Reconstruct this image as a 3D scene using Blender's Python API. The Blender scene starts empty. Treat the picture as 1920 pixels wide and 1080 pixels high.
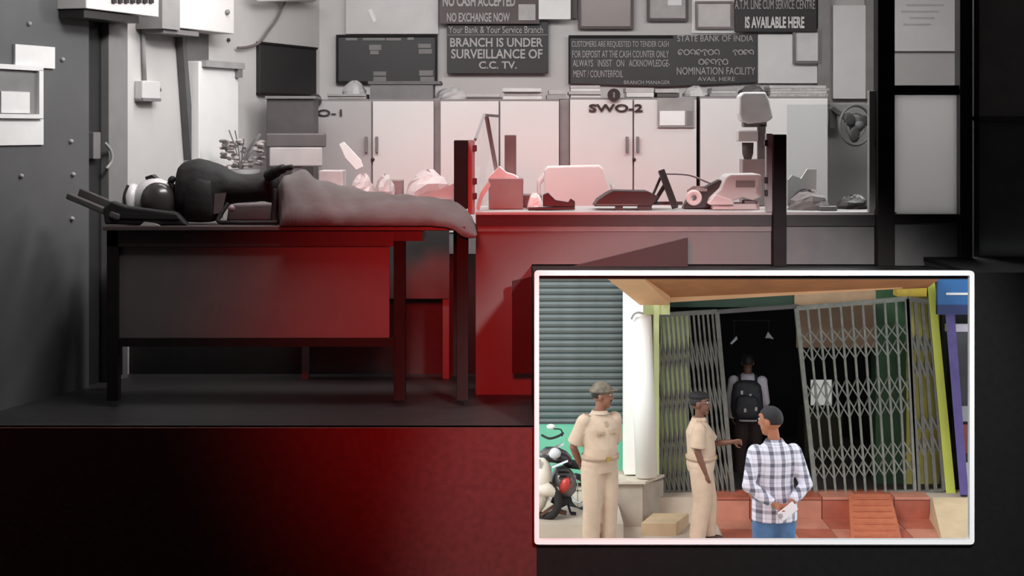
import bpy, bmesh, math, random
from mathutils import Vector, Matrix
random.seed(7)
scn = bpy.context.scene
COL = scn.collection

# ------------------------------------------------------------------ camera, world, lights, exposure
F = 3000.0            # focal length in pixels of the 1920x1080 frame
HY = 240.0            # image row of the eye level
E = 1.35              # eye height above the bank floor
cam_d = bpy.data.cameras.new('camera'); cam = bpy.data.objects.new('camera', cam_d); COL.objects.link(cam)
cam.location = (0, 0, E); cam.rotation_euler = (math.pi/2, 0, 0)
cam_d.sensor_width = 36.0; cam_d.lens = F/1920*36.0
cam_d.shift_y = -(540-HY)/1920.0
cam_d.clip_start = .05; cam_d.clip_end = 200
scn.camera = cam
vs = scn.view_settings
vs.view_transform = 'Standard'; vs.look = 'None'; vs.gamma = 1.0; vs.use_curve_mapping = False
vs.exposure = 0.0

w = bpy.data.worlds.new('sky'); scn.world = w; w.use_nodes = True
nt = w.node_tree
bg = nt.nodes['Background']; bg.inputs['Color'].default_value = (.86, .93, 1.0, 1); bg.inputs['Strength'].default_value = 1.5

def light(name, kind, loc, aim, power, color=(1,1,1), **kw):
    d = bpy.data.lights.new(name, kind); o = bpy.data.objects.new(name, d); COL.objects.link(o)
    d.energy = power; d.color = color
    for k, v in kw.items(): setattr(d, k, v)
    o.location = loc
    o.rotation_euler = (Vector(aim)-Vector(loc)).to_track_quat('-Z', 'Y').to_euler()
    return o
light('sun', 'SUN', (-6, 8, 9), (3.2, 17.6, -2.4), 2.2, (1, .975, .94), angle=.35)
# fluorescent light over the counter and the staff side
light('office_lamp', 'AREA', (.3, 8.7, 2.68), (.3, 9.7, 0), 78, (1, .985, .98), shape='RECTANGLE', size=4.2, size_y=.5)
# added unseen spot in the hall, whitens the frame of the opening
light('frame_fill', 'SPOT', (1.5, 3.2, 2.5), (1.09, 7.2, -.16), 1000, (1, 1, 1), spot_size=math.radians(37), spot_blend=.42, shadow_soft_size=.15)
light('door_fill', 'AREA', (-.85, 7.3, 2.68), (-1.9, 8.3, 1.3), 46, (1, 1, 1), shape='RECTANGLE', size=1.2, size_y=.3)  # added unseen light, brightens the door notices and side wall
# added unseen light on the staff side, backlights the frosted pane
light('pane_fill', 'AREA', (2.3, 9.9, 2.68), (2.1, 8.1, 1.3), 42, (1, 1, 1), shape='RECTANGLE', size=.8, size_y=.3)
# added unseen red spot, stands in for a glow over the counter front
light('red_glow_fill', 'SPOT', (-.2, 3.6, 1.75), (.02, 7.7, .3), 760, (1, .03, .03), spot_size=math.radians(42), spot_blend=1.0, shadow_soft_size=.3)

# ------------------------------------------------------------------ helpers
def px(x, y, D): return Vector(((x-960)/F*D, D, E-(y-HY)/F*D))
def srgb(c):
    def f(v):
        v /= 255.0
        return v/12.92 if v <= .04045 else ((v+.055)/1.055)**2.4
    return tuple(f(v) for v in c)
MATS = {}
def mat(name, rgb, rough=.6, metal=0, var=.12, scale=8, bump=0.0, spec=.5, alpha=None, emit=0):
    if name in MATS: return MATS[name]
    m = bpy.data.materials.new(name); m.use_nodes = True; n = m.node_tree.nodes; l = m.node_tree.links
    b = n['Principled BSDF']; c = srgb(rgb)
    b.inputs['Roughness'].default_value = rough; b.inputs['Metallic'].default_value = metal
    b.inputs['Specular IOR Level'].default_value = spec
    tc = n.new('ShaderNodeTexCoord'); nz = n.new('ShaderNodeTexNoise'); nz.inputs['Scale'].default_value = scale
    nz.inputs['Detail'].default_value = 4
    l.new(tc.outputs['Object'], nz.inputs['Vector'])
    rp = n.new('ShaderNodeValToRGB')
    rp.color_ramp.elements[0].position = .3; rp.color_ramp.elements[1].position = .7
    rp.color_ramp.elements[0].color = (*[v*(1-var) for v in c], 1)
    rp.color_ramp.elements[1].color = (*[min(1, v*(1+var)) for v in c], 1)
    l.new(nz.outputs['Fac'], rp.inputs['Fac']); l.new(rp.outputs['Color'], b.inputs['Base Color'])
    if bump:
        bp = n.new('ShaderNodeBump'); bp.inputs['Strength'].default_value = bump; bp.inputs['Distance'].default_value = .02
        l.new(nz.outputs['Fac'], bp.inputs['Height']); l.new(bp.outputs['Normal'], b.inputs['Normal'])
    MATS[name] = m
    return m
def glass_mat(name, tint=(.95, .97, .97), gloss=.08):
    if name in MATS: return MATS[name]
    m = bpy.data.materials.new(name); m.use_nodes = True; n = m.node_tree.nodes; l = m.node_tree.links
    n.remove(n['Principled BSDF']); out = n['Material Output']
    t = n.new('ShaderNodeBsdfTransparent'); t.inputs['Color'].default_value = (*tint, 1)
    g = n.new('ShaderNodeBsdfGlossy'); g.inputs['Roughness'].default_value = .03
    mx = n.new('ShaderNodeMixShader'); mx.inputs['Fac'].default_value = gloss
    l.new(t.outputs[0], mx.inputs[1]); l.new(g.outputs[0], mx.inputs[2]); l.new(mx.outputs[0], out.inputs['Surface'])
    MATS[name] = m
    return m

class MB:
    def __init__(s): s.v = []; s.f = []
    def add(s, vs_, fs):
        b = len(s.v); s.v += [Vector(p) for p in vs_]; s.f += [tuple(i+b for i in q) for q in fs]; return s
    def hexa(s, p):   # 8 corners: 0-3 bottom loop, 4-7 top loop
        return s.add(p, [(3,2,1,0), (4,5,6,7), (0,1,5,4), (1,2,6,5), (2,3,7,6), (3,0,4,7)])
    def box(s, x0, x1, y0, y1, z0, z1):
        return s.hexa([(x0,y0,z0),(x1,y0,z0),(x1,y1,z0),(x0,y1,z0),(x0,y0,z1),(x1,y0,z1),(x1,y1,z1),(x0,y1,z1)])
    def rect(s, x0, y0, x1, y1, D, t):     # upright slab seen at that image rectangle, its front at distance D
        a = px(x0, y0, D); b = px(x1, y1, D)
        return s.box(min(a.x,b.x), max(a.x,b.x), D, D+t, min(a.z,b.z), max(a.z,b.z))
    def obox(s, c, u, v, w_):              # box with centre and three half-axis vectors
        c = Vector(c); u = Vector(u); v = Vector(v); w_ = Vector(w_)
        return s.hexa([c-u-v-w_, c+u-v-w_, c+u+v-w_, c-u+v-w_, c-u-v+w_, c+u-v+w_, c+u+v+w_, c-u+v+w_])
    def bar(s, a, b, wd, th, up=(0,1,0)):  # rectangular bar a->b; th along up
        a = Vector(a); b = Vector(b); d = (b-a); ax = d.normalized(); n = Vector(up); n = (n-ax*n.dot(ax)).normalized(); q = ax.cross(n)
        return s.obox((a+b)/2, d/2, q*wd/2, n*th/2)
    def tube(s, pts, rad, seg=10, caps=True):
        pts = [Vector(p) for p in pts]
        if not isinstance(rad, (list, tuple)): rad = [rad]*len(pts)
        rings = []; ref = None; b = len(s.v)
        for i, p in enumerate(pts):
            t = (pts[min(i+1, len(pts)-1)]-pts[max(i-1, 0)]).normalized()
            if ref is None: ref = t.orthogonal()
            n = (ref-t*ref.dot(t)).normalized(); ref = n; q = t.cross(n)
            for k in range(seg):
                a = 2*math.pi*k/seg; s.v.append(p+(n*math.cos(a)+q*math.sin(a))*rad[i])
        for i in range(len(pts)-1):
            for k in range(seg):
                k2 = (k+1) % seg; s.f.append((b+i*seg+k, b+i*seg+k2, b+(i+1)*seg+k2, b+(i+1)*seg+k))
        if caps:
            s.f.append(tuple(b+k for k in reversed(range(seg)))); e = b+(len(pts)-1)*seg; s.f.append(tuple(e+k for k in range(seg)))
        return s
    def loft(s, rings, caps=True):         # rings: equal-length point lists
        b = len(s.v); n = len(rings[0])
        for r in rings: s.v += [Vector(p) for p in r]
        for i in range(len(rings)-1):
            for k in range(n):
                k2 = (k+1) % n; s.f.append((b+i*n+k, b+i*n+k2, b+(i+1)*n+k2, b+(i+1)*n+k))
        if caps:
            s.f.append(tuple(b+k for k in reversed(range(n)))); e = b+(len(rings)-1)*n; s.f.append(tuple(e+k for k in range(n)))
        return s
    def ell(s, c, u, v, w_, nu=14, nv=9):  # ellipsoid with three axis vectors (w_ is the pole)
        c = Vector(c); u = Vector(u); v = Vector(v); w_ = Vector(w_); b = len(s.v)
        s.v.append(c-w_)
        for j in range(1, nv):
            ph = -math.pi/2+math.pi*j/nv
            for k in range(nu):
                th = 2*math.pi*k/nu; s.v.append(c+(u*math.cos(th)+v*math.sin(th))*math.cos(ph)+w_*math.sin(ph))
        s.v.append(c+w_); top = len(s.v)-1
        for k in range(nu): s.f.append((b, b+1+(k+1) % nu, b+1+k))
        for j in range(nv-2):
            for k in range(nu):
                k2 = (k+1) % nu; o = b+1+j*nu; s.f.append((o+k, o+k2, o+nu+k2, o+nu+k))
        o = b+1+(nv-2)*nu
        for k in range(nu): s.f.append((o+k, o+(k+1) % nu, top))
        return s
    def ball(s, c, r, nu=12, nv=8): return s.ell(c, (r,0,0), (0,r,0), (0,0,r), nu, nv)
    def prism(s, poly, y0, y1):            # polygon [(x,z)] extruded from y0 to y1
        n = len(poly); b = len(s.v)
        s.v += [Vector((x, y0, z)) for x, z in poly]+[Vector((x, y1, z)) for x, z in poly]
        s.f.append(tuple(b+i for i in range(n))); s.f.append(tuple(b+n+i for i in reversed(range(n))))
        for i in range(n):
            j = (i+1) % n; s.f.append((b+i, b+n+i, b+n+j, b+j))
        return s
    def pxprism(s, pts, D, t):             # outline given in image rows/columns at distance D, thickness t backwards
        return s.prism([(px(x, y, D).x, px(x, y, D).z) for x, y in pts], D, D+t)
    def lathe(s, c, prof, seg=20):         # profile [(r,z)] round the vertical through c
        c = Vector(c)
        rings = [[c+Vector((r*math.cos(2*math.pi*k/seg), r*math.sin(2*math.pi*k/seg), z)) for k in range(seg)] for r, z in prof]
        return s.loft(rings)
    def torus(s, c, R, r, ax=(0,1,0), seg=28, sub=8):
        c = Vector(c); ax = Vector(ax).normalized(); u = ax.orthogonal().normalized(); v = ax.cross(u); b = len(s.v)
        for i in range(seg):
            a = 2*math.pi*i/seg; d = u*math.cos(a)+v*math.sin(a)
            for k in range(sub):
                t = 2*math.pi*k/sub; s.v.append(c+d*(R+r*math.cos(t))+ax*r*math.sin(t))
        for i in range(seg):
            for k in range(sub):
                i2 = (i+1) % seg; k2 = (k+1) % sub; s.f.append((b+i*sub+k, b+i2*sub+k, b+i2*sub+k2, b+i*sub+k2))
        return s

WO = {}
def props(o, label=None, cat=None, group=None, kind=None):
    if label: o['label'] = label
    if cat: o['category'] = cat
    if group: o['group'] = group
    if kind: o['kind'] = kind
    return o
def empty(name, loc, label=None, cat=None, group=None, kind=None):
    o = bpy.data.objects.new(name, None); COL.objects.link(o); o.location = loc; o.empty_display_size = .05
    WO[o] = Vector(loc); return props(o, label, cat, group, kind)
def mk(name, mb, m, parent=None, bevel=0, smooth=False, label=None, cat=None, group=None, kind=None):
    if parent is not None: org = WO[parent]
    else:
        xs = [v.x for v in mb.v]; ys = [v.y for v in mb.v]; zs = [v.z for v in mb.v]
        org = Vector(((min(xs)+max(xs))/2, (min(ys)+max(ys))/2, min(zs)))
    me = bpy.data.meshes.new(name); me.from_pydata([tuple(v-org) for v in mb.v], [], mb.f)
    bm = bmesh.new(); bm.from_mesh(me); bmesh.ops.recalc_face_normals(bm, faces=bm.faces); bm.to_mesh(me); bm.free()
    if smooth: me.polygons.foreach_set('use_smooth', [True]*len(me.polygons))
    me.materials.append(m); me.update()
    o = bpy.data.objects.new(name, me); COL.objects.link(o)
    if parent is not None: o.parent = parent
    else: o.location = org
    WO[o] = org
    if bevel:
        b = o.modifiers.new('bevel', 'BEVEL'); b.width = bevel; b.segments = 2; b.limit_method = 'ANGLE'
    return props(o, label, cat, group, kind)
def inst(o, d, parent=None, label=None, group=None):   # copy of a one-mesh object moved by d (keeps its mesh)
    c = o.copy(); COL.objects.link(c); c.location = o.location+Vector(d)
    if parent is not None: c.parent = parent; WO[c] = WO[parent]
    if label: c['label'] = label
    if group: c['group'] = group
    return c
def structure(name, mb, m, parent=None, **kw):
    return mk(name, mb, m, parent, kind='structure' if parent is None else None, **kw)
def text(name, s, x0, y0, x1, y1, D, m, parent, depth=.003, font=None, bold=0.0, shear=0):
    cu = bpy.data.curves.new(name, 'FONT'); cu.body = s; cu.extrude = depth; cu.resolution_u = 3; cu.offset = bold; cu.shear = shear
    to = bpy.data.objects.new(name, cu); COL.objects.link(to)
    bpy.context.view_layer.update()
    dg = bpy.context.evaluated_depsgraph_get(); me = bpy.data.meshes.new_from_object(to.evaluated_get(dg))
    bpy.data.objects.remove(to)
    vx = [v.co.x for v in me.vertices]; vy = [v.co.y for v in me.vertices]
    a = px(x0, y1, D); b = px(x1, y0, D); ax, bx = min(vx), max(vx); ay, by = min(vy), max(vy); org = WO[parent]
    for v in me.vertices:
        X = a.x+(v.co.x-ax)/(bx-ax)*(b.x-a.x); Z = a.z+(v.co.y-ay)/(by-ay)*(b.z-a.z)
        v.co = Vector((X, D-v.co.z, Z))-org
    me.materials.clear(); me.materials.append(m)
    o = bpy.data.objects.new(name, me); COL.objects.link(o); o.parent = parent; WO[o] = org; o['kind'] = 'stuff'
    return o
def solid(name, mb, m, parent, voxel, smooth_it=3, label=None):   # closed pieces fused into one continuous skin
    o = mk(name, mb, m, parent, smooth=True, label=label)
    r = o.modifiers.new('fuse', 'REMESH'); r.mode = 'VOXEL'; r.voxel_size = voxel; r.use_smooth_shade = True
    sm = o.modifiers.new('smooth', 'SMOOTH'); sm.iterations = smooth_it; sm.factor = .5
    bpy.context.view_layer.update(); dg = bpy.context.evaluated_depsgraph_get()
    me = bpy.data.meshes.new_from_object(o.evaluated_get(dg)); o.modifiers.clear()
    old = o.data; o.data = me; bpy.data.meshes.remove(old)
    if not me.materials: me.materials.append(m)
    me.polygons.foreach_set('use_smooth', [True]*len(me.polygons))
    return o
def settle(o, z, tol=.12):   # lower or lift a whole thing until it rests on the surface at height z
    bpy.context.view_layer.update(); zs = []
    for q in [o]+list(o.children_recursive):
        if q.type == 'MESH': zs += [(q.matrix_world @ v.co).z for v in q.data.vertices]
    d = z+.001-min(zs)
    if abs(d) < tol: o.location.z += d
def translucent_mat(name, rgb, tr=.6):
    m = bpy.data.materials.new(name); m.use_nodes = True; n = m.node_tree.nodes; l = m.node_tree.links
    b = n['Principled BSDF']; b.inputs['Base Color'].default_value = (*srgb(rgb), 1); b.inputs['Roughness'].default_value = .5
    t = n.new('ShaderNodeBsdfTranslucent'); t.inputs['Color'].default_value = (*srgb(rgb), 1)
    mx = n.new('ShaderNodeMixShader'); mx.inputs['Fac'].default_value = tr
    l.new(b.outputs[0], mx.inputs[1]); l.new(t.outputs[0], mx.inputs[2]); l.new(mx.outputs[0], n['Material Output'].inputs['Surface'])
    return m
def curve_pts(P, n=8):   # smooth polyline through points
    P = [Vector(p) for p in P]; out = []
    for i in range(len(P)-1):
        p0 = P[max(i-1,0)]; p1 = P[i]; p2 = P[i+1]; p3 = P[min(i+2, len(P)-1)]
        for k in range(n):
            t = k/n; out.append(.5*((2*p1)+(p2-p0)*t+(2*p0-5*p1+4*p2-p3)*t*t+(3*p1-p0-3*p2+p3)*t**3))
    out.append(P[-1]); return out
# ------------------------------------------------------------------ bank: room shell
wallw = mat('wall_paint', (196, 192, 190), .8, var=.05, scale=3, bump=.05)
hallw = mat('hall_paint', (92, 92, 92), .8, var=.08, scale=2)
black = mat('dark_fade_granite', (22, 21, 21), .6, var=.15, scale=30, spec=.15)
darkfl = mat('dark_floor', (40, 38, 38), .5, var=.2, scale=12)
grey = mat('grey_laminate', (150, 148, 148), .55, var=.05, scale=4)
dgrey = mat('dark_grey_paint', (92, 92, 93), .45, var=.1, scale=3)
ink = mat('dark_board', (40, 38, 38), .5, var=.08, scale=5)
lett = mat('sign_lettering', (172, 168, 166), .6, var=.08, scale=40)
paper = mat('paper', (232, 230, 228), .8, var=.04, scale=10)
paperg = mat('grey_paper', (176, 172, 170), .8, var=.1, scale=14)
steel = mat('painted_steel', (214, 210, 208), .45, var=.03, scale=2)
steelg = mat('steel_gap', (128, 124, 123), .5, var=.06)
alu = mat('aluminium', (160, 158, 157), .5, .0, var=.05)
dark = mat('dark_wood', (30, 24, 24), .65, var=.15, scale=12, spec=.2)
plast_w = mat('white_plastic', (206, 203, 201), .4, var=.02)
plast_d = mat('dark_plastic', (44, 40, 40), .4, var=.1)
plast_g = mat('grey_plastic', (120, 116, 116), .5, var=.08)
glass = glass_mat('clear_glass')

structure('ceiling', MB().box(-6, 4, -1.5, 11.3, 2.75, 2.85), wallw)
structure('wall_back', MB().box(-1.6, 3.8, 11, 11.2, .62, 2.75), wallw)
def LD(x): return 5.174/(.35+(960-x)/F)          # distance of the slanting side wall where column x meets it
def LP(x, y=None, z=None, off=0):
    D = LD(x); p = px(x, HY if y is None else y, D)
    if z is not None: p.z = z
    n = Vector((1, -.35, 0)).normalized(); return p+n*off
def lw(mb, x0, y0, x1, y1, t, off=0):            # slab lying on the slanting wall
    Dm = (LD(x0)+LD(x1))/2; z0 = px(0, y1, Dm).z; z1 = px(0, y0, Dm).z
    a, b = LP(x0, z=z0, off=off), LP(x1, z=z0, off=off); c, d = LP(x1, z=z0, off=off+t), LP(x0, z=z0, off=off+t)
    up = Vector((0, 0, z1-z0)); return mb.hexa([a, b, c, d, a+up, b+up, c+up, d+up])
def wl(D): return -2.164+.35*(D-8.6)
structure('wall_left', MB().hexa([(wl(7.0)-.3,7.0,-.75),(wl(7.0),7.0,-.75),(wl(11.2),11.2,-.75),(wl(11.2)-.3,11.2,-.75),
    (wl(7.0)-.3,7.0,2.75),(wl(7.0),7.0,2.75),(wl(11.2),11.2,2.75),(wl(11.2)-.3,11.2,2.75)]), wallw)
structure('wall_hall', MB().box(-3.0, -2.72, -1.5, 7.1, -.75, 2.75), hallw)
structure('wall_right', MB().box(3.62, 3.8, -1.5, 11.2, -.75, 2.75), hallw)
structure('wall_front', MB().box(-3, 3.8, -1.7, -1.5, -.75, 2.75), hallw)
structure('floor', MB().box(-3, 3.8, -1.5, 7.3, -.85, -.75), darkfl)
# raised public floor and its face, with the opening that looks out on the street
fx0, fx1 = px(1006, 0, 7.2).x, px(1824, 0, 7.2).x
fz1, fz0 = px(0, 511, 7.2).z, px(0, 1019, 7.2).z
structure('floor_upper', MB().box(-3, fx0-.013, 7.22, 8.8, -.06, 0), darkfl)
structure('trim_plinth', MB().box(-3, fx0, 7.2, 7.26, -.75, 0), mat('red_glow_granite', (84, 40, 40), .5, var=.15, scale=30, spec=.2))  # red glow put into the stone colour of this part
structure('trim_passage_face', MB().box(fx0, fx1, 7.2, 7.26, -.75, fz0-.01).box(fx1, 3.62, 7.2, 7.26, -.75, fz1), black)  # dark fade of the lower hall put into this black
structure('trim_passage', MB().box(fx0-.012, fx0-.002, 7.26, 11.2, -.75, fz1-.06).box(fx1+.002, 3.62, 7.26, 8.08, fz1-.02, fz1).box(3.36, 3.42, 7.3, 11.2, -.75, .6)
          .hexa([(fx0-.01,7.2,fz1-.03),(fx1+.01,7.2,fz1-.03),(fx1+.01,8.1,.628),(fx0-.01,8.1,.628),(fx0-.01,7.2,fz1-.005),(fx1+.01,7.2,fz1-.005),(fx1+.01,8.1,.655),(fx0-.01,8.1,.655)]), black)
structure('floor_office', MB().box(fx0-.012, 3.62, 8.1, 11.2, .625, .66).box(-2.6, fx0-.012, 8.78, 11.2, -.05, .66), darkfl)

# white frame of the opening, four rails with rounded corners
wf = empty('window_1', ((fx0+fx1)/2, 7.19, fz0), kind='structure')
def frame_ring(x0, x1, z0, z1, wd, r, y0, y1):
    def rr(x0, x1, z0, z1, r):
        o = []
        for cx_, cz_, a0 in ((x1-r, z1-r, 0), (x0+r, z1-r, 90), (x0+r, z0+r, 180), (x1-r, z0+r, 270)):
            for k in range(6):
                a = math.radians(a0+18*k); o.append((cx_+r*math.cos(a), cz_+r*math.sin(a)))
        return o
    A = rr(x0, x1, z0, z1, r); B = rr(x0+wd, x1-wd, z0+wd, z1-wd, .004); n = len(A); mb = MB()
    mb.v = [Vector((x, y0, z)) for x, z in A]+[Vector((x, y0, z)) for x, z in B]+[Vector((x, y1, z)) for x, z in A]+[Vector((x, y1, z)) for x, z in B]
    for i in range(n):
        j = (i+1) % n
        mb.f += [(i, j, n+j, n+i), (2*n+i, 3*n+i, 3*n+j, 2*n+j), (i, 2*n+i, 2*n+j, j), (n+i, n+j, 3*n+j, 3*n+i)]
    return mb
a = px(1002, 1021, 7.17); b = px(1827, 508, 7.17)
mk('frame', frame_ring(a.x, b.x, a.z, b.z, .021, .016, 7.17, 7.2), mat('frame_white', (255, 255, 255), .5, var=.0, spec=.3), wf)

# ------------------------------------------------------------------ strong-room door on the slanting wall
door = empty('door_1', LP(80, 425), kind='structure')
mk('door_leaf', lw(MB(), -60, -140, 152, 760, .05), dgrey, door, bevel=.004)
mk('door_jamb', lw(MB(), 186, -140, 222, 740, .06), mat('jamb_grey', (128, 126, 125), .6, var=.06), door, bevel=.004)
mk('door_gap', lw(MB(), 152, -140, 186, 750, .012), mat('gap_dark', (38, 37, 37), .7), door)
bolt = None
for (bx, by) in ((37, 45), (100, 112), (116, 265), (120, 327), (22, 330), (118, 410)):
    c = LP(bx, by, off=.055); mk('bolt', MB().ell(c, (.012,-.004,0), (.005,.012,0), (0,0,.012), 10, 6), alu, door, smooth=True)
h = lw(MB(), 160, 248, 174, 298, .05)
mk('handle', h, plast_g, door, bevel=.004)
hk = curve_pts([LP(176, 268, off=.07), LP(184, 284, off=.08), LP(185, 302, off=.08), LP(178, 316, off=.07)])
mk('padlock_shackle', MB().tube(hk, .008, 8), alu, door, smooth=True)
o = lw(MB(), 8, 86, 83, 127, .012, .052); mk('notice', o, paper, label='white notice card on the upper part of the dark steel door', cat='notice')
cf = empty('framed_notice', LP(20, 220, off=.05), 'white framed notice with a grey picture on the dark steel door', 'notice')
mk('frame', lw(lw(lw(MB(), -40, 122, 56, 131, .03, .05), 48, 131, 56, 222, .03, .05), -40, 214, 48, 222, .03, .05), paper, cf)
mk('picture', lw(MB(), -40, 131, 48, 214, .012, .05), mat('grey_picture', (130, 128, 128), .5), cf)
mk('card', lw(MB(), -20, 172, 34, 212, .006, .062), paper, cf)
mk('notice', lw(MB(), -40, 223, 62, 272, .012, .05), paper, label='blank white sheet taped under the framed notice on the door', cat='notice')
# louvred box above the door
lb = empty('louvred_box', LP(160, 30, off=.1), 'white louvred ventilator box mounted above the steel door', 'ventilator')
mk('body', lw(MB(), 92, -60, 232, 26, .22, .0), steel, lb, bevel=.004)
mk('base_plate', lw(MB(), 94, 26, 200, 40, .2, .0), plast_d, lb)
for k in range(7): mk('louvre', lw(MB(), 140+k*12, -40, 147+k*12, 8, .012, .22), plast_d, lb)

# ------------------------------------------------------------------ things on the bright slanting wall
sb = empty('switch_box', LP(270, 190, off=.02), 'small white switch box at the foot of a thin conduit', 'switch')
mk('body', lw(MB(), 252, 152, 286, 188, .05), plast_w, sb, bevel=.005)
mk('knob', MB().ball(LP(290, 168, off=.03), .014), plast_g, sb, smooth=True)
mk('base_rim', lw(MB(), 252, 184, 286, 190, .056), plast_g, sb)
mk('conduit', MB().tube([LP(264, 60, off=.015), LP(265, 105, off=.015), LP(267, 152, off=.015)], .012, 10), mat('conduit_grey', (150, 148, 147)), sb, smooth=True)
fb = empty('fuse_cabinet', LP(330, 60, off=.1), 'large white fuse cabinet fixed high on the bright wall', 'cabinet')
mk('body', lw(MB(), 262, -60, 395, 58, .16), steel, fb, bevel=.006)
mk('side_panel', lw(MB(), 254, -60, 288, 56, .17), mat('side_grey', (140, 137, 136)), fb)
mk('base_rim', lw(MB(), 262, 57, 330, 66, .15), plast_g, fb)
mk('knob', MB().ball(LP(379, 24, off=.17), .016), plast_g, fb, smooth=True)
mk('cable_duct', MB().hexa([LP(326,62,off=.0),LP(333,62,off=.0),LP(333,62,off=.05),LP(326,62,off=.05)] and
   [LP(344,300,off=.005),LP(353,300,off=.005),LP(353,300,off=.05),LP(344,300,off=.05),LP(327,62,off=.005),LP(334,62,off=.005),LP(334,62,off=.05),LP(327,62,off=.05)]),
   mat('duct_dark', (84, 82, 82)), label='dark slanting cable duct running down the bright wall from the fuse cabinet', cat='duct')
ab = empty('wall_shelf_unit', LP(385, 130, off=.1), 'pale wall locker with a dark open niche above its door', 'locker')
mk('body', lw(MB(), 345, 118, 420, 330, .1), mat('locker_white', (226, 224, 222), .5, var=.03), ab, bevel=.005)
mk('header', lw(MB(), 350, 116, 424, 128, .13), mat('shade_grey', (150, 148, 147)), ab)
mk('niche', lw(MB(), 347, 60, 388, 116, .012), mat('niche_grey', (104, 102, 101)), ab)
mk('hinge_post', lw(MB(), 413, 124, 421, 146, .125), plast_g, ab)
mk('wall_hook', MB().ball(LP(426, 75, off=.01), .012), plast_d, label='tiny dark hook in the wall above the locker', cat='hook')
mk('cable', MB().tube(curve_pts([LP(526, 5, off=.03), LP(512, 34, off=.03), LP(495, 58, off=.03), LP(478, 80, off=.03), LP(458, 88, off=.03), LP(438, 90, off=.03)]), .009, 8),
   mat('cable_grey', (112, 104, 103)), smooth=True, label='thin grey cable sagging down the wall to the dark blackboard', cat='cable')
tl = empty('tube_light', LP(505, 0, off=.12), 'white tube light high on the wall above the sagging cable', 'lamp')
mk('fitting', lw(MB(), 446, -16, 566, -4, .07, .03), steel, tl)
mk('tube', MB().tube([LP(450, -1, off=.12), LP(560, -1, off=.12)], .016, 10), plast_w, tl, smooth=True)
bb = empty('blackboard', LP(535, 180, off=.03), 'plain black board hanging near the room corner', 'board')
mk('panel', lw(MB(), 480, 86, 586, 178, .03), mat('matt_black', (36, 34, 34), .6), bb, bevel=.003)
for q in ((480, 84, 586, 88), (480, 176, 586, 180)): mk('frame_rail', lw(MB(), *q, .04), dark, bb)

# dark cupboard and monitor in front of it
dc = empty('dark_cupboard', px(540, 437, 10.0), 'dark grey cupboard standing under the black board', 'cupboard')
mk('body', MB().rect(500, 184, 588, 437, 9.95, .25), mat('cupboard_dark', (78, 73, 73), .5), dc, bevel=.004)
mk('worktop', MB().rect(497, 180, 592, 185, 9.93, .28), plast_g, dc)
mn = empty('monitor', px(555, 330, 9.6), 'grey monitor seen from behind beside the flower pot', 'monitor')
mk('screen_back', MB().rect(499, 250, 610, 276, 9.6, .06), mat('monitor_grey', (96, 90, 90), .5), mn, bevel=.008)
mk('housing', MB().rect(505, 276, 604, 312, 9.6, .05), mat('monitor_pale', (182, 174, 173), .5), mn, bevel=.008)
mk('stand', MB().rect(548, 312, 566, 372, 9.62, .03), plast_g, mn)
mk('foot', MB().rect(525, 368, 590, 374, 9.5, .2), plast_g, mn)

# ------------------------------------------------------------------ boards and papers on the back wall
def board(name, rect, m, label, cat, D=10.96, frame=None, t=.03):
    x0, y0, x1, y1 = rect
    r = empty(name, px((x0+x1)/2, y1, D), label, cat)
    mk('panel', MB().rect(x0, y0, x1, y1, D, t), m, r, bevel=.003)
    if frame:
        fm, fw = frame
        for q in ((x0, y0, x1, y0+fw), (x0, y1-fw, x1, y1), (x0, y0+fw, x0+fw, y1-fw), (x1-fw, y0+fw, x1, y1-fw)):
            mk('frame_rail', MB().rect(*q, D-.015, .02), fm, r)
    return r
D = 10.96
fr_d = mat('frame_brown', (74, 62, 61), .5)
r = board('glossy_poster', (648, -40, 822, 64), mat('poster_pale', (186, 180, 179), .35, var=.06), 'pale glossy poster above the dark information board', 'poster')
mk('highlight_strip', MB().pxprism([(690, 18), (697, 16), (706, 38), (700, 42)], D-.003, .004), paper, r)
r = board('information_board', (630, 65, 820, 156), ink, 'dark information board with small pale labels', 'board', frame=(dark, 4))
for q in ((648, 71, 670, 76), (680, 71, 722, 76), (724, 71, 752, 76), (764, 70, 776, 75), (692, 84, 715, 94), (694, 95, 710, 102), (784, 82, 808, 90), (785, 92, 810, 101), (700, 134, 724, 142), (700, 144, 724, 160), (786, 132, 812, 142), (788, 144, 814, 153)):
    mk('label_strip', MB().rect(*q, D-.006, .006), mat('strip_grey', (120, 116, 115)), r)
r = board('exchange_board', (823, -50, 1012, 45), mat('board_reddish', (72, 58, 57), .5), 'dark board about exchanging notes, overlapping the surveillance board', 'sign', D=10.90)
text('lettering', 'NO CASH ACCEPTED', 830, -8, 966, 12, 10.895, lett, r, bold=.03)
text('lettering', 'NO EXCHANGE NOW', 838, 24, 956, 41, 10.895, lett, r, bold=.02)
mk('paper_patch', MB().rect(972, 8, 1004, 38, 10.893, .006), paperg, r)
r = board('surveillance_board', (838, 40, 1028, 138), ink, 'dark board reading BRANCH IS UNDER SURVEILLANCE', 'sign', D=10.94)
text('lettering', 'Your Bank & Your Service Branch', 841, 49, 1018, 62, 10.936, lett, r)
mk('divider_line', MB().rect(838, 64, 1027, 67, 10.936, .004), mat('divider', (104, 98, 97)), r)
text('lettering', 'BRANCH IS UNDER', 844, 71, 1018, 88, 10.936, lett, r, bold=.02)
text('lettering', 'SURVEILLANCE OF', 846, 92, 1017, 110, 10.936, lett, r, bold=.02)
text('lettering', 'C.C. TV.', 898, 115, 969, 129, 10.936, lett, r, bold=.02)
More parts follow.
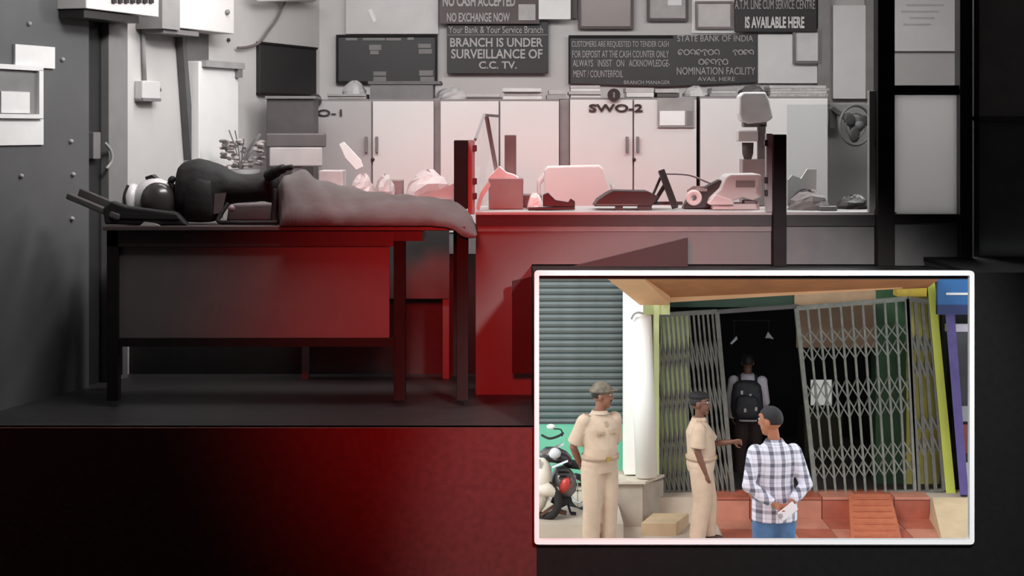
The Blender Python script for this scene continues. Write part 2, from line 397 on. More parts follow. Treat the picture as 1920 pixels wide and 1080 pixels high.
mk('notice', MB().rect(1010, -30, 1070, 36, 10.88, .01), paper, label='white paper sheet taped beside the exchange board', cat='notice')
r = board('framed_certificate', (1084, -40, 1188, 54), mat('cert_grey', (150, 138, 136), .3, var=.1, scale=2), 'wide glossy framed certificate above the customer notice board', 'picture', frame=(fr_d, 5))
mk('hanger', MB().rect(1070, -30, 1082, 34, 10.95, .02), fr_d, r)
r = board('framed_picture', (1213, -40, 1291, 39), paperg, 'framed paper between the wide certificate and a smaller white frame', 'picture', frame=(fr_d, 5))
mk('inset_print', MB().rect(1252, -20, 1278, 10, 10.955, .004), paper, r)
r = board('framed_licence', (1304, 2, 1374, 54), mat('licence', (196, 190, 188), .5), 'white-mounted framed sheet beside the black service sign', 'picture', frame=(mat('frame_grey', (122, 112, 111)), 4))
mk('mount', MB().rect(1297, -6, 1380, 62, 10.985, .012), paper, r)
r = board('service_sign', (1378, -40, 1532, 60), mat('sign_black', (30, 26, 26), .5), 'black sign ending in the words IS AVAILABLE HERE', 'sign', D=10.92)
text('lettering', 'A.T.M. LINE CUM SERVICE CENTRE', 1378, 0, 1528, 17, 10.915, lett, r)
text('lettering', 'IS AVAILABLE HERE', 1397, 31, 1508, 53, 10.915, mat('lett_bright', (220, 216, 214)), r, bold=.03)
# long customer notice board
r = empty('customer_board', px(1240, 160, D), 'long dark notice board with white rows of English and Odia lettering', 'sign')
mk('panel', MB().pxprism([(1066, 70), (1066, 156), (1240, 162), (1420, 154), (1419, 64), (1250, 66)], D, .03), mat('board_slate', (58, 56, 56), .5), r)
for q in ((1066, 66, 1262, 71), (1066, 71, 1069, 158)): mk('frame_rail', MB().rect(*q, D-.01, .01), dark, r)
for s, x0, y0, x1, y1 in (('CUSTOMERS ARE REQUESTED TO TENDER CASH', 1072, 77, 1254, 90), ('FOR DEPOSIT AT THE CASH COUNTER ONLY', 1073, 95, 1254, 108),
                          ('ALWAYS   INSIST   ON   ACKNOWLEDGE-', 1074, 112, 1256, 125), ('MENT / COUNTERFOIL', 1075, 132, 1168, 145), ('BRANCH MANAGER', 1170, 151, 1256, 158),
                          ('STATE BANK OF INDIA', 1270, 66, 1412, 78), ('NOMINATION FACILITY', 1269, 126, 1416, 140), ('AVAIL HERE', 1308, 144, 1378, 152)):
    text('lettering', s, x0, y0, x1, y1, D-.005, lett, r, depth=.002)
def odia(x, y, s, kind):   # one round-headed Odia letter drawn as strokes, in image units
    arc = [(x+s*.5-s*.45*math.cos(math.pi*k/8), y-s*.45*math.sin(math.pi*k/8)) for k in range(9)]
    st = [arc]
    if kind == 0: st += [[(x+.05*s, y), (x+.2*s, y+.45*s), (x+.55*s, y+.45*s), (x+.6*s, y+.1*s), (x+.35*s, y+.05*s), (x+.25*s, y+.3*s)]]
    if kind == 1: st += [[(x+.95*s, y), (x+.9*s, y+.5*s)], [(x+.05*s, y), (x+.3*s, y+.3*s), (x+.6*s, y+.2*s)]]
    if kind == 2: st += [[(x+.05*s, y), (x+.1*s, y+.35*s), (x+.5*s, y+.5*s), (x+.9*s, y+.35*s), (x+.95*s, y)]]
    if kind == 3: st += [[(x+.5*s, y-.1*s), (x+.45*s, y+.5*s), (x+.7*s, y+.6*s)]]
    return st
odm = MB()
for row, (x0, x1, yy, seq) in enumerate(((1271, 1350, 98, '0210321'), (1374, 1414, 98, '3201'), (1310, 1366, 116, '20132'))):
    n = len(seq); s = (x1-x0)/n
    for i, ch in enumerate(seq):
        for st in odia(x0+i*s, yy, s*.92, int(ch)): odm.tube([px(a_, b_, D-.005) for a_, b_ in st], .0042, 5)
mk('lettering', odm, lett, r, kind='stuff')
wallpap = mat('wall_sheet', (222, 220, 219), .8, var=.03)
mk('poster', MB().rect(1421, 64, 1534, 156, 10.97, .012), wallpap, label='large blank white sheet pinned beside the long notice board', cat='poster')
r = board('framed_sheet', (1487, 54, 1540, 119), mat('sheet_grey', (212, 210, 209)), 'grey framed sheet hanging over the large white sheet', 'picture', D=10.94, frame=(mat('frame_mid', (116, 112, 111)), 5))
structure('trim_1', MB().rect(1534, -140, 1556, 200, 10.93, .07), mat('post_grey', (138, 134, 132)))
mk('wall_panel', MB().rect(1562, 10, 1624, 185, 10.95, .03), wallpap, label='tall white panel on the back wall next to the grey post', cat='panel')
structure('trim_2', MB().rect(1624, -140, 1640, 185, 10.93, .05), mat('post_grey', (138, 134, 132)))
r = board('whiteboard', (1641, -60, 1834, 96), mat('whiteboard', (228, 227, 227), .35, var=.03), 'large whiteboard with faint rows of writing', 'whiteboard')
for k, (xa, xb) in enumerate(((1700, 1770), (1690, 1760), (1705, 1752), (1694, 1745))):
    mk('writing_line', MB().rect(xa, 8+k*12, xb, 11+k*12, D-.004, .004), mat('faint', (196, 194, 194)), r)

# ------------------------------------------------------------------ white steel cupboards
D = 10.45
def cupboard(x0, x1, xm, label, dull=None, y0=186, handles=True):
    r = empty('steel_cupboard', px((x0+x1)/2, 440, D), label, 'cupboard', 'white steel cupboards along the back wall')
    mk('body', MB().rect(x0, y0, x1, 439, D+.02, .42), steelg, r)
    for i, (a_, b_) in enumerate(((x0, xm-1), (xm+1, x1))):
        d = mk('door', MB().rect(a_+1, y0+4, b_, 436, D-.002, .02), dull if (dull and i == 0) else steel, r, bevel=.003)
        if handles:
            hx = b_-10 if i == 0 else a_+8
            mk('handle', MB().rect(hx-2.5, 256, hx+2.5, 286, D-.035, .03), plast_g, d, bevel=.003)
    if handles: mk('lock', MB().ball(px(xm+2, 299, D-.006), .012), plast_d, r, smooth=True)
    return r
r = cupboard(574, 813, 697, 'white steel cupboard with a grey door lettered SWO-1', dull=mat('steel_dull', (172, 168, 167), .45, var=.03))
text('lettering', 'SWO-1', 546, 205, 641, 218, D-.012, plast_d, r, bold=.01)
cupboard(825, 1048, 936, 'white steel cupboard between the two lettered ones', handles=False)
r = cupboard(1068, 1306, 1187, 'white steel cupboard lettered SWO-2 with two long handles', y0=183)
text('lettering', 'SWO-2', 1104, 195, 1205, 210, D-.012, plast_d, r, bold=.03)
cupboard(1312, 1552, 1430, 'white steel cupboard near the wall fan, behind the desk stand', handles=False, y0=181)
for k, (cx_, cy_) in enumerate(((591, 188), (1151, 178))):
    t_ = empty('round_tag', px(cx_, cy_, D-.03), ['round black counter tag above the letters of the first cupboard', 'round black counter tag above the SWO-2 lettering'][k], 'tag', 'round black counter tags')
    c = px(cx_, cy_, D-.02); disc = [[c+Vector((.042*math.cos(2*math.pi*q/20), yy, .042*math.sin(2*math.pi*q/20))) for q in range(20)] for yy in (-.012, .012)]
    mk('disc', MB().loft(disc), plast_d, t_)
    mk('numeral', MB().rect(cx_-1.5, cy_-5, cx_+2, cy_+5, D-.036, .004), plast_g, t_)
for (x0, x1, k) in ((813, 825, 0), (1049, 1067, 1)):
    mk('upright', MB().rect(x0, 184, x1, 439, D+.05, .1), mat('upright_grey', (140, 134, 133)), label=['narrow grey upright between the SWO-1 cupboard and the middle cupboard', 'broad grey upright between the middle and SWO-2 cupboards'][k], cat='upright')
r = empty('pinned_form', px(1268, 240, D-.02), 'grey framed form stuck on the SWO-2 cupboard door', 'notice')
mk('sheet', MB().rect(1233, 184, 1302, 239, D-.016, .008), mat('form_grey', (150, 145, 143)), r)
mk('white_area', MB().rect(1237, 208, 1284, 235, D-.02, .004), paper, r)
mk('stamp', MB().rect(1288, 208, 1299, 235, D-.02, .004), plast_g, r)

# bundles lying on the cupboards
DC = 10.5
def pile(name, x0, x1, ytop, ybot, m, label, cat, D=DC, n=3, dep=.25, group=None, wob=6):
    r = empty(name, px((x0+x1)/2, ybot, D), label, cat, group); h_ = (ybot-ytop)/n
    for i in range(n):
        a_ = x0+random.uniform(0, wob); b_ = x1-random.uniform(0, wob); y1_ = ybot-i*h_
        p = px(a_, y1_, D); q = px(b_, y1_-h_*.94, D); dy = random.uniform(-.02, .02)
        mk('sheet', MB().box(p.x, q.x, D+dy, D+dy+dep, p.z, q.z), m if i % 2 == 0 else paperg, r, bevel=.002)
    return r
def crumple(x0, x1, y0, y1, D, dep=.2, seed=0, nu=12, nv=7):     # a crumpled soft lump seen in that image rectangle
    rnd = random.Random(seed); c = px((x0+x1)/2, y1, D+dep/2); rx = (x1-x0)/2/F*D; h_ = (y1-y0)/F*D; mb = MB()
    rings = []
    for j in range(nv):
        ph = j/(nv-1)*math.pi/2
        rings.append([c+Vector((math.cos(2*math.pi*k/nu)*rx*math.cos(ph)*rnd.uniform(.82, 1.05)+.001, math.sin(2*math.pi*k/nu)*dep/2*math.cos(ph)*rnd.uniform(.8, 1.05), h_*math.sin(ph)*rnd.uniform(.8, 1.02))) for k in range(nu)])
    return mb.loft(rings)
pile('paper_bundle', 614, 690, 176, 190, mat('bundle_grey', (150, 148, 147)), 'grey bundle of papers on the SWO-1 cupboard', 'bundle', n=3)
mk('crumpled_bag', crumple(640, 688, 150, 177, DC, seed=3), mat('bag_pale', (176, 174, 173), .6, bump=.3), smooth=False, label='crumpled pale bag on the grey paper bundle', cat='bag')
mk('carton', MB().rect(694, 158, 812, 188, DC, .3), mat('carton_grey', (112, 110, 110), .7), label='long flat grey carton on top of the SWO-1 cupboard', cat='box', bevel=.004)
mk('flat_carton', MB().rect(690, 152, 826, 158, DC-.01, .32), mat('lid_grey', (96, 94, 94), .7), label='flat folded grey carton lying on the long carton', cat='box')
mk('paper_roll', crumple(812, 882, 162, 188, DC, seed=5), mat('bag_pale', (176, 174, 173)), label='crumpled pale sheet heaped beside the long grey carton', cat='paper')
pile('dark_files', 872, 942, 176, 188, mat('file_dark', (86, 82, 80)), 'dark files lying flat on the middle cupboard', 'file', n=2)
pile('file_stack', 942, 1020, 165, 187, mat('bundle_pale', (206, 204, 202)), 'stack of files topped by a bright white edge', 'file', n=3)
pile('ledger', 1024, 1062, 168, 186, mat('bundle_grey', (150, 148, 147)), 'grey ledgers at the end of the middle cupboard', 'ledger', n=2)
pile('paper_stack', 1066, 1128, 160, 183, mat('bundle_pale', (206, 204, 202)), 'pale stack of papers next to the SWO-2 counter tag', 'paper', n=4)
pile('paper_slab', 1170, 1230, 164, 182, mat('bundle_pale', (206, 204, 202)), 'pale flat parcel behind the SWO-2 counter tag', 'parcel', n=2)
pile('open_file', 1228, 1276, 166, 182, mat('file_dark', (86, 82, 80)), 'dark open file at the edge of the SWO-2 cupboard', 'file', n=2)
mk('cloth_bundle', crumple(1276, 1330, 160, 181, DC, seed=8), mat('bag_pale', (176, 174, 173)), label='pale cloth bundle above the grey framed form', cat='bundle')
pile('register', 1330, 1384, 164, 181, mat('bundle_grey', (150, 148, 147)), 'grey registers lying above the gap of the last cupboard', 'register', n=3)
mk('black_bag', crumple(1380, 1440, 158, 181, DC, seed=9), mat('file_dark', (86, 82, 80)), label='slack dark bag on the last cupboard', cat='bag')
pile('newspaper_stack', 1440, 1556, 160, 181, mat('news_grey', (162, 158, 156), scale=60, var=.3), 'wide stack of old newspapers on the last cupboard', 'newspapers', n=4)

# wall fan beyond the partition glass
wfn = empty('wall_fan', px(1600, 250, 10.6), 'dark grey wall fan seen behind the counter glass', 'fan')
mk('guard', MB().torus(px(1604, 235, 10.5), .13, .01, (.5, -1, 0)).torus(px(1604, 235, 10.5), .08, .006, (.5, -1, 0)), plast_g, wfn, smooth=True)
c = px(1604, 235, 10.5)
for k in range(3):
    a_ = 2*math.pi*k/3+.4; u = Vector((.9, .45, 0)); v = Vector((0, 0, 1)); d = u*math.cos(a_)+v*math.sin(a_); e = u*-math.sin(a_)+v*math.cos(a_)
    mk('blade', MB().ell(c+d*.062, d*.055, e*.045, Vector((.004, -.008, 0)), 12, 5), mat('fan_dark', (86, 84, 84)), wfn, smooth=True)
mk('motor', MB().ell(c+Vector((.02, .06, 0)), (.05,0,0), (0,.07,0), (0,0,.05)), plast_g, wfn, smooth=True)
mk('bracket', MB().bar(c+Vector((.03, .1, 0)), px(1562, 205, 10.9), .03, .03).bar(px(1562, 205, 10.9), px(1562, 240, 10.9), .05, .03), plast_g, wfn)

# ------------------------------------------------------------------ counter
D = 8.1
ct = empty('bank_counter', px(1280, 600, D), 'long grey bank counter with a pale top and dark edge band', 'counter')
xa, xb = px(892, 0, D).x, px(1680, 0, D).x
ztop = px(0, 397, D).z
def bz(y): return px(0, y, D).z
mk('worktop', MB().box(xa, xb, D-.02, D+.62, bz(403), ztop), mat('worktop_pale', (176, 171, 169), .45, var=.04), ct, bevel=.003)
mk('edge_band', MB().rect(892, 403, 1680, 424, D-.015, .06), mat('band_dark', (30, 22, 22), .5), ct)
fp = mat('front_grey', (98, 94, 93), .5, var=.05, scale=3)
mk('front_panel', MB().rect(892, 424, 1004, 740, D, .03), fp, ct)
mk('front_panel', MB().rect(1004, 424, 1450, 509, D, .03), fp, ct)
mk('front_panel', MB().rect(1474, 424, 1662, 509, D, .03), mat('front_dull', (98, 94, 94), .5), ct)
mk('under_band', MB().rect(892, 424, 1450, 434, D-.008, .01), mat('band_mid', (120, 114, 113)), ct)
mk('counter_post', MB().rect(1450, 252, 1475, 509, D-.06, .07), dark, label='short black post rising above the counter beside the note counting machine', cat='post', bevel=.004)
mk('counter_post', MB().rect(851, 263, 877, 392, D-.06, .07), dark, label='short black post at the counter end above the grey sheet', cat='post', bevel=.004)
mk('counter_post', MB().rect(946, 253, 968, 332, D+.45, .05), mat('post_worn', (112, 100, 99)), label='worn grey post behind the grey carton on the counter', cat='post', bevel=.004)
for (x0, x1, y0, y1, lab, clips) in ((877, 890, 262, 402, 'upright aluminium strip with clips beside the black post at the counter end', (272, 334, 362)),
                              (1437, 1449, 250, 398, 'upright aluminium strip with clips along the black post by the counting machine', (262, 332, 356)),
                              (1630, 1645, 170, 398, 'tall aluminium strip beside the floor-to-ceiling black post', (264, 392))):
    r = empty('glazing_strip', px((x0+x1)/2, y1, D), lab, 'strip')
    mk('strip', MB().rect(x0, y0, x1, y1, D-.03, .05), alu, r, bevel=.003)
    for cy_ in clips: mk('clip', MB().rect(x1-4 if x0 < 1000 or x0 > 1600 else x0-3, cy_, (x1+4) if x0 < 1000 or x0 > 1600 else x0+3, cy_+12, D-.04, .03), plast_d, r, bevel=.003)
gp = empty('glass_screen', px(912, 398, D+.2), 'tilted glass screen with a pointed grey frame on the counter', 'screen')
A, B, C_ = px(891, 262, D+.05), px(908, 216, D+.3), px(935, 218, D+.42)
Dd = px(944, 345, D+.42)
mk('pane', MB().add([A, B, C_, Dd, px(894, 396, D+.05)], [(0, 1, 2, 3, 4)]), glass, gp)
mk('frame_rail', MB().bar(A, B, .014, .014).bar(B, C_, .014, .014), plast_g, gp)
mk('frame_rail', MB().bar(px(912, 218, D+.35), px(934, 338, D+.4), .022, .02), plast_g, gp)
mk('pane', MB().rect(1476, 196, 1630, 396, D-.01, .006), glass, label='clear glass pane above the counter near the tall black post', cat='pane')

pt = empty('partition_frame', px(1740, 509, D), 'black framed partition with a frosted white pane', 'partition')
mk('post', MB().rect(1646, -140, 1678, 509, D-.08, .1), dark, pt, bevel=.004)
mk('post', MB().rect(1800, -140, 1824, 509, D-.08, .1), mat('post_black', (28, 26, 26), .4), pt, bevel=.004)
mk('cross_rail', MB().rect(1676, 402, 1802, 418, D-.06, .06), dark, pt)
mk('frosted_pane', MB().rect(1678, 178, 1800, 402, D-.02, .02), translucent_mat('frosted', (225, 224, 223), .65), pt)
mk('head_rail', MB().rect(1678, 160, 1800, 178, D-.06, .06), dark, pt)
mk('lower_panel', MB().rect(1678, 418, 1802, 509, D-.03, .03), mat('lower_grey', (104, 102, 101), .5), pt)
pr = empty('dark_cubicle', px(1880, 509, D+.1), 'dark grey cubicle wall beyond the frosted partition pane', 'partition')
mk('lower_panel', MB().rect(1836, 226, 2010, 700, D+.02, .04), mat('cubicle_dark', (116, 115, 115), .5), pr)
mk('rail', MB().rect(1826, 218, 2010, 226, D-.0, .05), mat('rail_grey', (92, 91, 91)), pr)
mk('upper_panel', MB().rect(1836, -140, 2010, 218, D+.03, .02), mat('cubicle_mid', (160, 158, 158), .5), pr)
mk('post', MB().rect(1826, -140, 1836, 700, D-.0, .05), mat('rail_dark', (44, 43, 43)), pr)
# dark slanted board in front of the counter, red glow put into its colour
mk('slanted_board', MB().pxprism([(960, 528), (1290, 446), (1290, 508), (960, 508.5)] and [(1036, 509), (1290, 446), (1290, 509)], D-.14, .03).pxprism([(960, 528), (1003, 517.3), (1003, 700), (960, 700)], D-.14, .03), mat('board_red_glow', (38, 7, 8), .6),
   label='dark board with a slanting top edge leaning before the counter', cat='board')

# ------------------------------------------------------------------ things on the counter
DT = D+.12
ch = empty('plastic_chair', px(1082, 437, 9.3), 'white plastic chair with a broad back behind the counter', 'chair')
mk('backrest', MB().pxprism([(1020, 318), (1026, 311), (1124, 309), (1132, 315), (1146, 360), (1140, 392), (1030, 392), (1020, 372)], 9.3, .03), plast_w, ch, bevel=.012)
mk('armrest', MB().pxprism([(1008, 340), (1020, 326), (1024, 332), (1014, 346), (1014, 390), (1008, 390)], 9.32, .3), plast_w, ch, bevel=.006)
mk('armrest', MB().pxprism([(1148, 346), (1154, 350), (1154, 390), (1148, 390)], 9.32, .3), plast_w, ch, bevel=.006)
mk('seat', MB().rect(1018, 392, 1146, 400, 9.33, .38), plast_w, ch, bevel=.006)
for lx in (1022, 1138):
    for ly in (9.34, 9.66): mk('leg', MB().rect(lx, 400, lx+9, 442, ly, .04), plast_w, ch)
cb = empty('carton', px(946, 396, DT+.1), 'open grey carton with pale paper on top, on the counter', 'box')
mk('body', MB().rect(916, 340, 981, 398, DT+.1, .25), mat('carton_pinkgrey', (150, 138, 136), .7), cb, bevel=.004)
mk('flap', MB().pxprism([(914, 340), (936, 318), (950, 330), (964, 334), (982, 346), (982, 350)], DT+.12, .2), paper, cb)
mk('slip_of_paper', MB().pxprism([(892, 396), (900, 366), (916, 344), (920, 352), (906, 374), (899, 398)], DT+.02, .02), paper, label='curled strip of white paper against the carton', cat='paper')
st = empty('stapler', px(1030, 398, DT), 'long black stapler lying near the white chair', 'stapler')
mk('base', MB().pxprism([(990, 392), (1078, 390), (1078, 396), (990, 397)], DT, .05), plast_d, st, bevel=.004)
mk('arm', MB().pxprism([(1018, 368), (1028, 364), (1042, 378), (1066, 382), (1070, 375), (1078, 380), (1078, 391), (1018, 390)], DT+.005, .04), plast_d, st, bevel=.004)
mk('paper_tray', MB().rect(978, 343, 1016, 366, DT+.3, .2), mat('tray_grey', (124, 112, 111)), label='small grey tray between the carton and the white chair', cat='tray', bevel=.004)
mk('crumpled_paper', crumple(985, 1020, 364, 396, DT+.1, .12, seed=12), paper, label='crumpled white paper beside the black stapler', cat='paper')
kb = empty('ledger_tray', px(1180, 398, DT), 'flat dark tray with a notched front edge on the counter', 'tray')
mk('body', MB().pxprism([(1114, 390), (1122, 378), (1140, 366), (1150, 361), (1216, 362), (1236, 372), (1222, 390)], DT+.02, .22), plast_d, kb, bevel=.004)
mk('foot', MB().rect(1154, 390, 1168, 397, DT+.02, .05), plast_d, kb)
mk('foot', MB().rect(1196, 390, 1222, 397, DT+.02, .05), plast_d, kb)
mk('front_lip', MB().rect(1118, 386, 1196, 388, DT+.012, .01), plast_g, kb)
es = empty('folding_stand', px(1248, 396, DT+.05), 'black A-shaped folding stand beside the flat dark tray', 'stand')
mk('leg', MB().bar(px(1240, 326, DT+.15), px(1266, 395, DT+.05), .035, .03), plast_d, es, bevel=.003)
mk('leg', MB().bar(px(1244, 326, DT+.16), px(1224, 372, DT+.3), .012, .02), plast_d, es)
mk('brace', MB().bar(px(1226, 386, DT+.1), px(1246, 354, DT+.15), .02, .02), plast_d, es)
mk('foot', MB().rect(1222, 384, 1280, 390, DT+.2, .03), plast_d, es)
mk('wire', MB().tube(curve_pts([px(1246, 326, DT+.2), px(1290, 328, DT+.3), px(1322, 340, DT+.3), px(1336, 346, DT+.3)]), .005, 6), plast_g, label='thin wire stretching from the folding stand to the machine', cat='wire')
tp = empty('tape_dispenser', px(1310, 392, DT+.1), 'dark tape dispenser between the folding stand and the counting machine', 'dispenser')
mk('body', MB().pxprism([(1282, 385), (1290, 368), (1300, 378), (1310, 352), (1352, 330), (1356, 344), (1330, 384)], DT+.14, .12), plast_d, tp, bevel=.004)
mk('roll', MB().torus(px(1301, 364, DT+.12), .028, .014), paper, tp, smooth=True)
mk('blade', MB().rect(1306, 347, 1326, 352, DT+.13, .03), alu, tp)
mk('grey_mat', MB().pxprism([(1288, 318), (1300, 310), (1386, 312), (1400, 330), (1330, 346), (1292, 330)], DT+.55, .02), mat('mat_grey', (166, 158, 156)), label='pale grey folder standing behind the tape dispenser', cat='folder')
cm = empty('counting_machine', px(1385, 396, DT), 'white note counting machine with a small grey display', 'machine')
mk('body', MB().pxprism([(1330, 384), (1332, 376), (1352, 358), (1362, 336), (1370, 331), (1424, 330), (1428, 334), (1428, 372), (1412, 380), (1392, 374), (1366, 384)], DT+.05, .24), plast_w, cm, bevel=.008)
mk('display', MB().rect(1380, 342, 1416, 355, DT+.042, .01), mat('display_grey', (134, 126, 124), .3), cm, bevel=.002)
mk('hopper', MB().pxprism([(1330, 384), (1342, 369), (1372, 378), (1378, 388), (1330, 388)], DT+.02, .2), mat('plastic_warm', (222, 210, 208)), cm, bevel=.006)
mk('foot', MB().rect(1396, 380, 1420, 392, DT+.08, .1), plast_g, cm)
mk('base', MB().rect(1336, 386, 1424, 397, DT+.06, .2), plast_w, cm, bevel=.004)
dl = empty('desk_lamp', px(1415, 345, DT+.4), 'white desk lamp with a dark stem and a mug below its shade', 'lamp')
mk('shade', MB().pxprism([(1386, 226), (1386, 194), (1394, 186), (1436, 186), (1442, 200), (1450, 234), (1440, 242), (1404, 246), (1390, 240)], DT+.42, .12), mat('shade_white', (224, 222, 220), .4), dl, bevel=.01)
mk('joint', MB().rect(1394, 238, 1438, 252, DT+.45, .08), plast_g, dl, bevel=.006)
mk('block', MB().rect(1384, 258, 1422, 279, DT+.42, .1), plast_w, dl, bevel=.006)
mk('stem', MB().rect(1422, 246, 1436, 345, DT+.45, .05), plast_g, dl, bevel=.004)
mk('holder', MB().lathe(px(1402, 312, DT+.46), [(.02, 0), (.03, .03), (.032, .09)]), mat('mug_dark', (84, 76, 75)), dl, smooth=True)
mk('foot', MB().rect(1392, 312, 1440, 400, DT+.44, .12), mat('lamp_foot', (160, 152, 150)), dl, bevel=.004)
mk('paper_pile', crumple(1476, 1560, 358, 396, DT, .2, seed=21), mat('pile_grey', (150, 140, 138), bump=.3), label='heap of grey papers under the glass pane', cat='paper')
mk('dark_file', crumple(1478, 1540, 338, 372, DT+.3, .2, seed=22), plast_d, label='dark file behind the heap of grey papers', cat='file')
mk('white_slip', MB().pxprism([(1478, 390), (1478, 342), (1486, 333), (1502, 340), (1514, 322), (1531, 322), (1530, 390)], DT+.52, .03), paper, label='folded white slips standing behind the dark file', cat='paper')
mk('hand_bag', crumple(1562, 1634, 360, 386, DT+.1, .2, seed=23), mat('bag_dark', (60, 54, 54), bump=.3), label='slack black hand bag beside the tall aluminium strip', cat='bag')
mk('cloth_fold', crumple(1586, 1628, 350, 374, DT+.32, .15, seed=24), mat('cloth_grey', (142, 136, 135)), label='grey folded cloth behind the black hand bag', cat='cloth')
mk('pen_tray', MB().rect(1538, 388, 1570, 396, DT-.05, .06), plast_g, label='flat pen tray at the counter edge under the glass', cat='tray', bevel=.003)

# ------------------------------------------------------------------ desk behind the table with clutter
DK = 8.55
dk = empty('desk', px(710, 600, DK), 'grey desk behind the grey sheet, covered in papers', 'desk')
mk('desktop', MB().rect(560, 373, 848, 380, DK, .6), mat('desk_grey', (150, 138, 137), .5), dk)
mk('front_panel', MB().rect(566, 380, 842, 560, DK+.04, .03), mat('desk_front', (84, 78, 77), .6), dk)
for lx in (566, 830): mk('leg', MB().rect(lx, 380, lx+12, 712, DK+.06, .05), plast_g, dk)
pile('paper_heap', 610, 660, 352, 373, mat('heap_dark', (118, 104, 103)), 'dark low heap of papers on the desk next to the monitor', 'paper', D=DK+.1, n=3)
mk('paper_twist', MB().pxprism([(636, 270), (644, 266), (676, 300), (680, 312), (668, 318), (648, 296)], DK+.35, .03), paper, label='tall curled white sheet standing on the desk', cat='paper')
mk('file_tray', MB().rect(598, 306, 642, 354, DK+.3, .2), mat('tray_pale', (186, 178, 177)), label='pale upright file tray on the desk beside the curled sheet', cat='tray', bevel=.004)
mk('cloth_lump', crumple(654, 706, 326, 373, DK+.1, .2, seed=31), mat('lump_grey', (176, 164, 163), bump=.4), label='grey crumpled cloth on the desk before the curled sheet', cat='cloth')
mk('paper_ball', crumple(700, 742, 326, 373, DK+.12, .2, seed=32), mat('ball_pale', (170, 162, 161), bump=.4), label='pale crumpled paper ball in the middle of the desk', cat='paper')
mk('stamp_pad', MB().rect(720, 342, 754, 373, DK+.25, .15), mat('pad_grey', (128, 114, 113)), label='grey ink pad box behind the crumpled paper ball', cat='box', bevel=.004)
mk('white_bag', crumple(754, 852, 322, 375, DK+.1, .3, seed=33), mat('bag_white', (180, 172, 171), .6, bump=.4), label='white bag slumped on the desk before the black counter post', cat='bag')
mk('envelope', MB().pxprism([(790, 374), (856, 346), (858, 376)], DK+.06, .03), mat('env_grey', (176, 152, 151)), label='grey envelope leaning on the white bag', cat='envelope')
# flowers on a stand near the corner
fl = empty('flower_pot', px(452, 372, 9.3), 'grey pot of small pale flowers near the monitor', 'flowerpot')
mk('pot', MB().lathe(px(452, 372, 9.3), [(.07, 0), (.1, .1), (.11, .17), (.1, .17)]), plast_g, fl, smooth=True)
fm = MB(); rnd = random.Random(4)
for k in range(70):
    c = px(rnd.uniform(416, 494), rnd.uniform(262, 316), 9.3+rnd.uniform(-.06, .1)); s_ = rnd.uniform(.012, .024)
    fm.ell(c, (s_, 0, 0), (0, s_*.7, rnd.uniform(-.01, .01)), (0, 0, s_*.5), 7, 4)
mk('blossoms', fm, mat('petal_grey', (152, 144, 142), var=.5, scale=14), fl)
sm_ = MB()
for k in range(10):
    a_ = px(452, 322, 9.3); b_ = px(rnd.uniform(418, 490), rnd.uniform(240, 280), 9.3+rnd.uniform(-.05, .08)); sm_.tube([a_, (a_+b_)/2+Vector((0, 0, .03)), b_], .004, 5)
mk('stems', sm_, plast_g, fl)
mk('side_table', MB().rect(404, 372, 504, 380, 9.2, .4).rect(408, 380, 416, 620, 9.25, .04).rect(492, 380, 500, 620, 9.25, .04).rect(408, 380, 416, 620, 9.5, .04).rect(492, 380, 500, 620, 9.5, .04), grey, label='small grey table under the flower pot', cat='table')

# ------------------------------------------------------------------ long public table with the things lying on it
T0, T1 = 7.72, 8.34
tb = empty('long_table', px(530, 740, T0), 'long dark wooden table with a pale front panel before the counter', 'table')
zt = px(0, 424, T0).z
xl, xr = px(192, 0, T0).x, px(872, 0, T0).x
mk('tabletop', MB().box(xl, xr, T0, T1, zt-.022, zt), mat('table_top', (84, 72, 71), .4, var=.12, scale=6), tb, bevel=.003)
mk('apron', MB().rect(200, 432, 738, 462, T0+.03, .03), mat('apron_dark', (64, 52, 52), .5), tb)
mk('front_panel', MB().rect(220, 462, 730, 634, T0+.05, .02), mat('panel_pale', (104, 95, 94), .6, var=.06), tb)
mk('drawer', MB().rect(738, 432, 792, 452, T0+.02, .3), mat('drawer_dark', (50, 36, 36), .5), tb)
for (lx, ly) in ((200, T0+.03), (738, T0+.03), (856, T0+.03)):
    mk('leg', MB().rect(lx, 432, lx+22, 752, ly, .055), dark, tb, bevel=.003)
for lx in (205, 850): mk('leg', MB().rect(lx, 428, lx+20, 705, T1-.08, .055), dark, tb)
mk('stretcher', MB().rect(222, 634, 740, 650, T0+.03, .03), dark, tb)
def onT(x, y, dep): return px(x, y, T0+dep)
# helmet
hl = empty('helmet', Vector((px(285, 0, 7.95).x, 7.95, zt)), 'white motorcycle helmet with a dark visor on the long table', 'helmet')
c = px(290, 380, 7.97)
mk('shell', MB().ell(c, (.112,0,0), (0,.105,0), (0,0,.112), 24, 14).ell(px(248, 384, 7.97), (.05,0,.01), (0,.085,0), (0,0,.095), 18, 10), mat('helmet_white', (216, 210, 209), .3, var=.03), hl, smooth=True)
mk('visor', MB().ell(px(296, 384, 7.91), (.092,0,-.012), (0,.075,0), (.01,0,.1), 22, 12), mat('visor_dark', (62, 56, 56), .25), hl, smooth=True)
mk('peak', MB().pxprism([(272, 336), (284, 332), (296, 342), (292, 346), (274, 344)], 7.95, .08), plast_d, hl)
mk('chin_bar', MB().rect(232, 398, 330, 420, 7.86, .2), plast_d, hl, bevel=.02)
mk('strap', MB().tube(curve_pts([px(240, 352, 7.9), px(233, 372, 7.88), px(236, 396, 7.88)]), .008, 6), plast_d, hl)
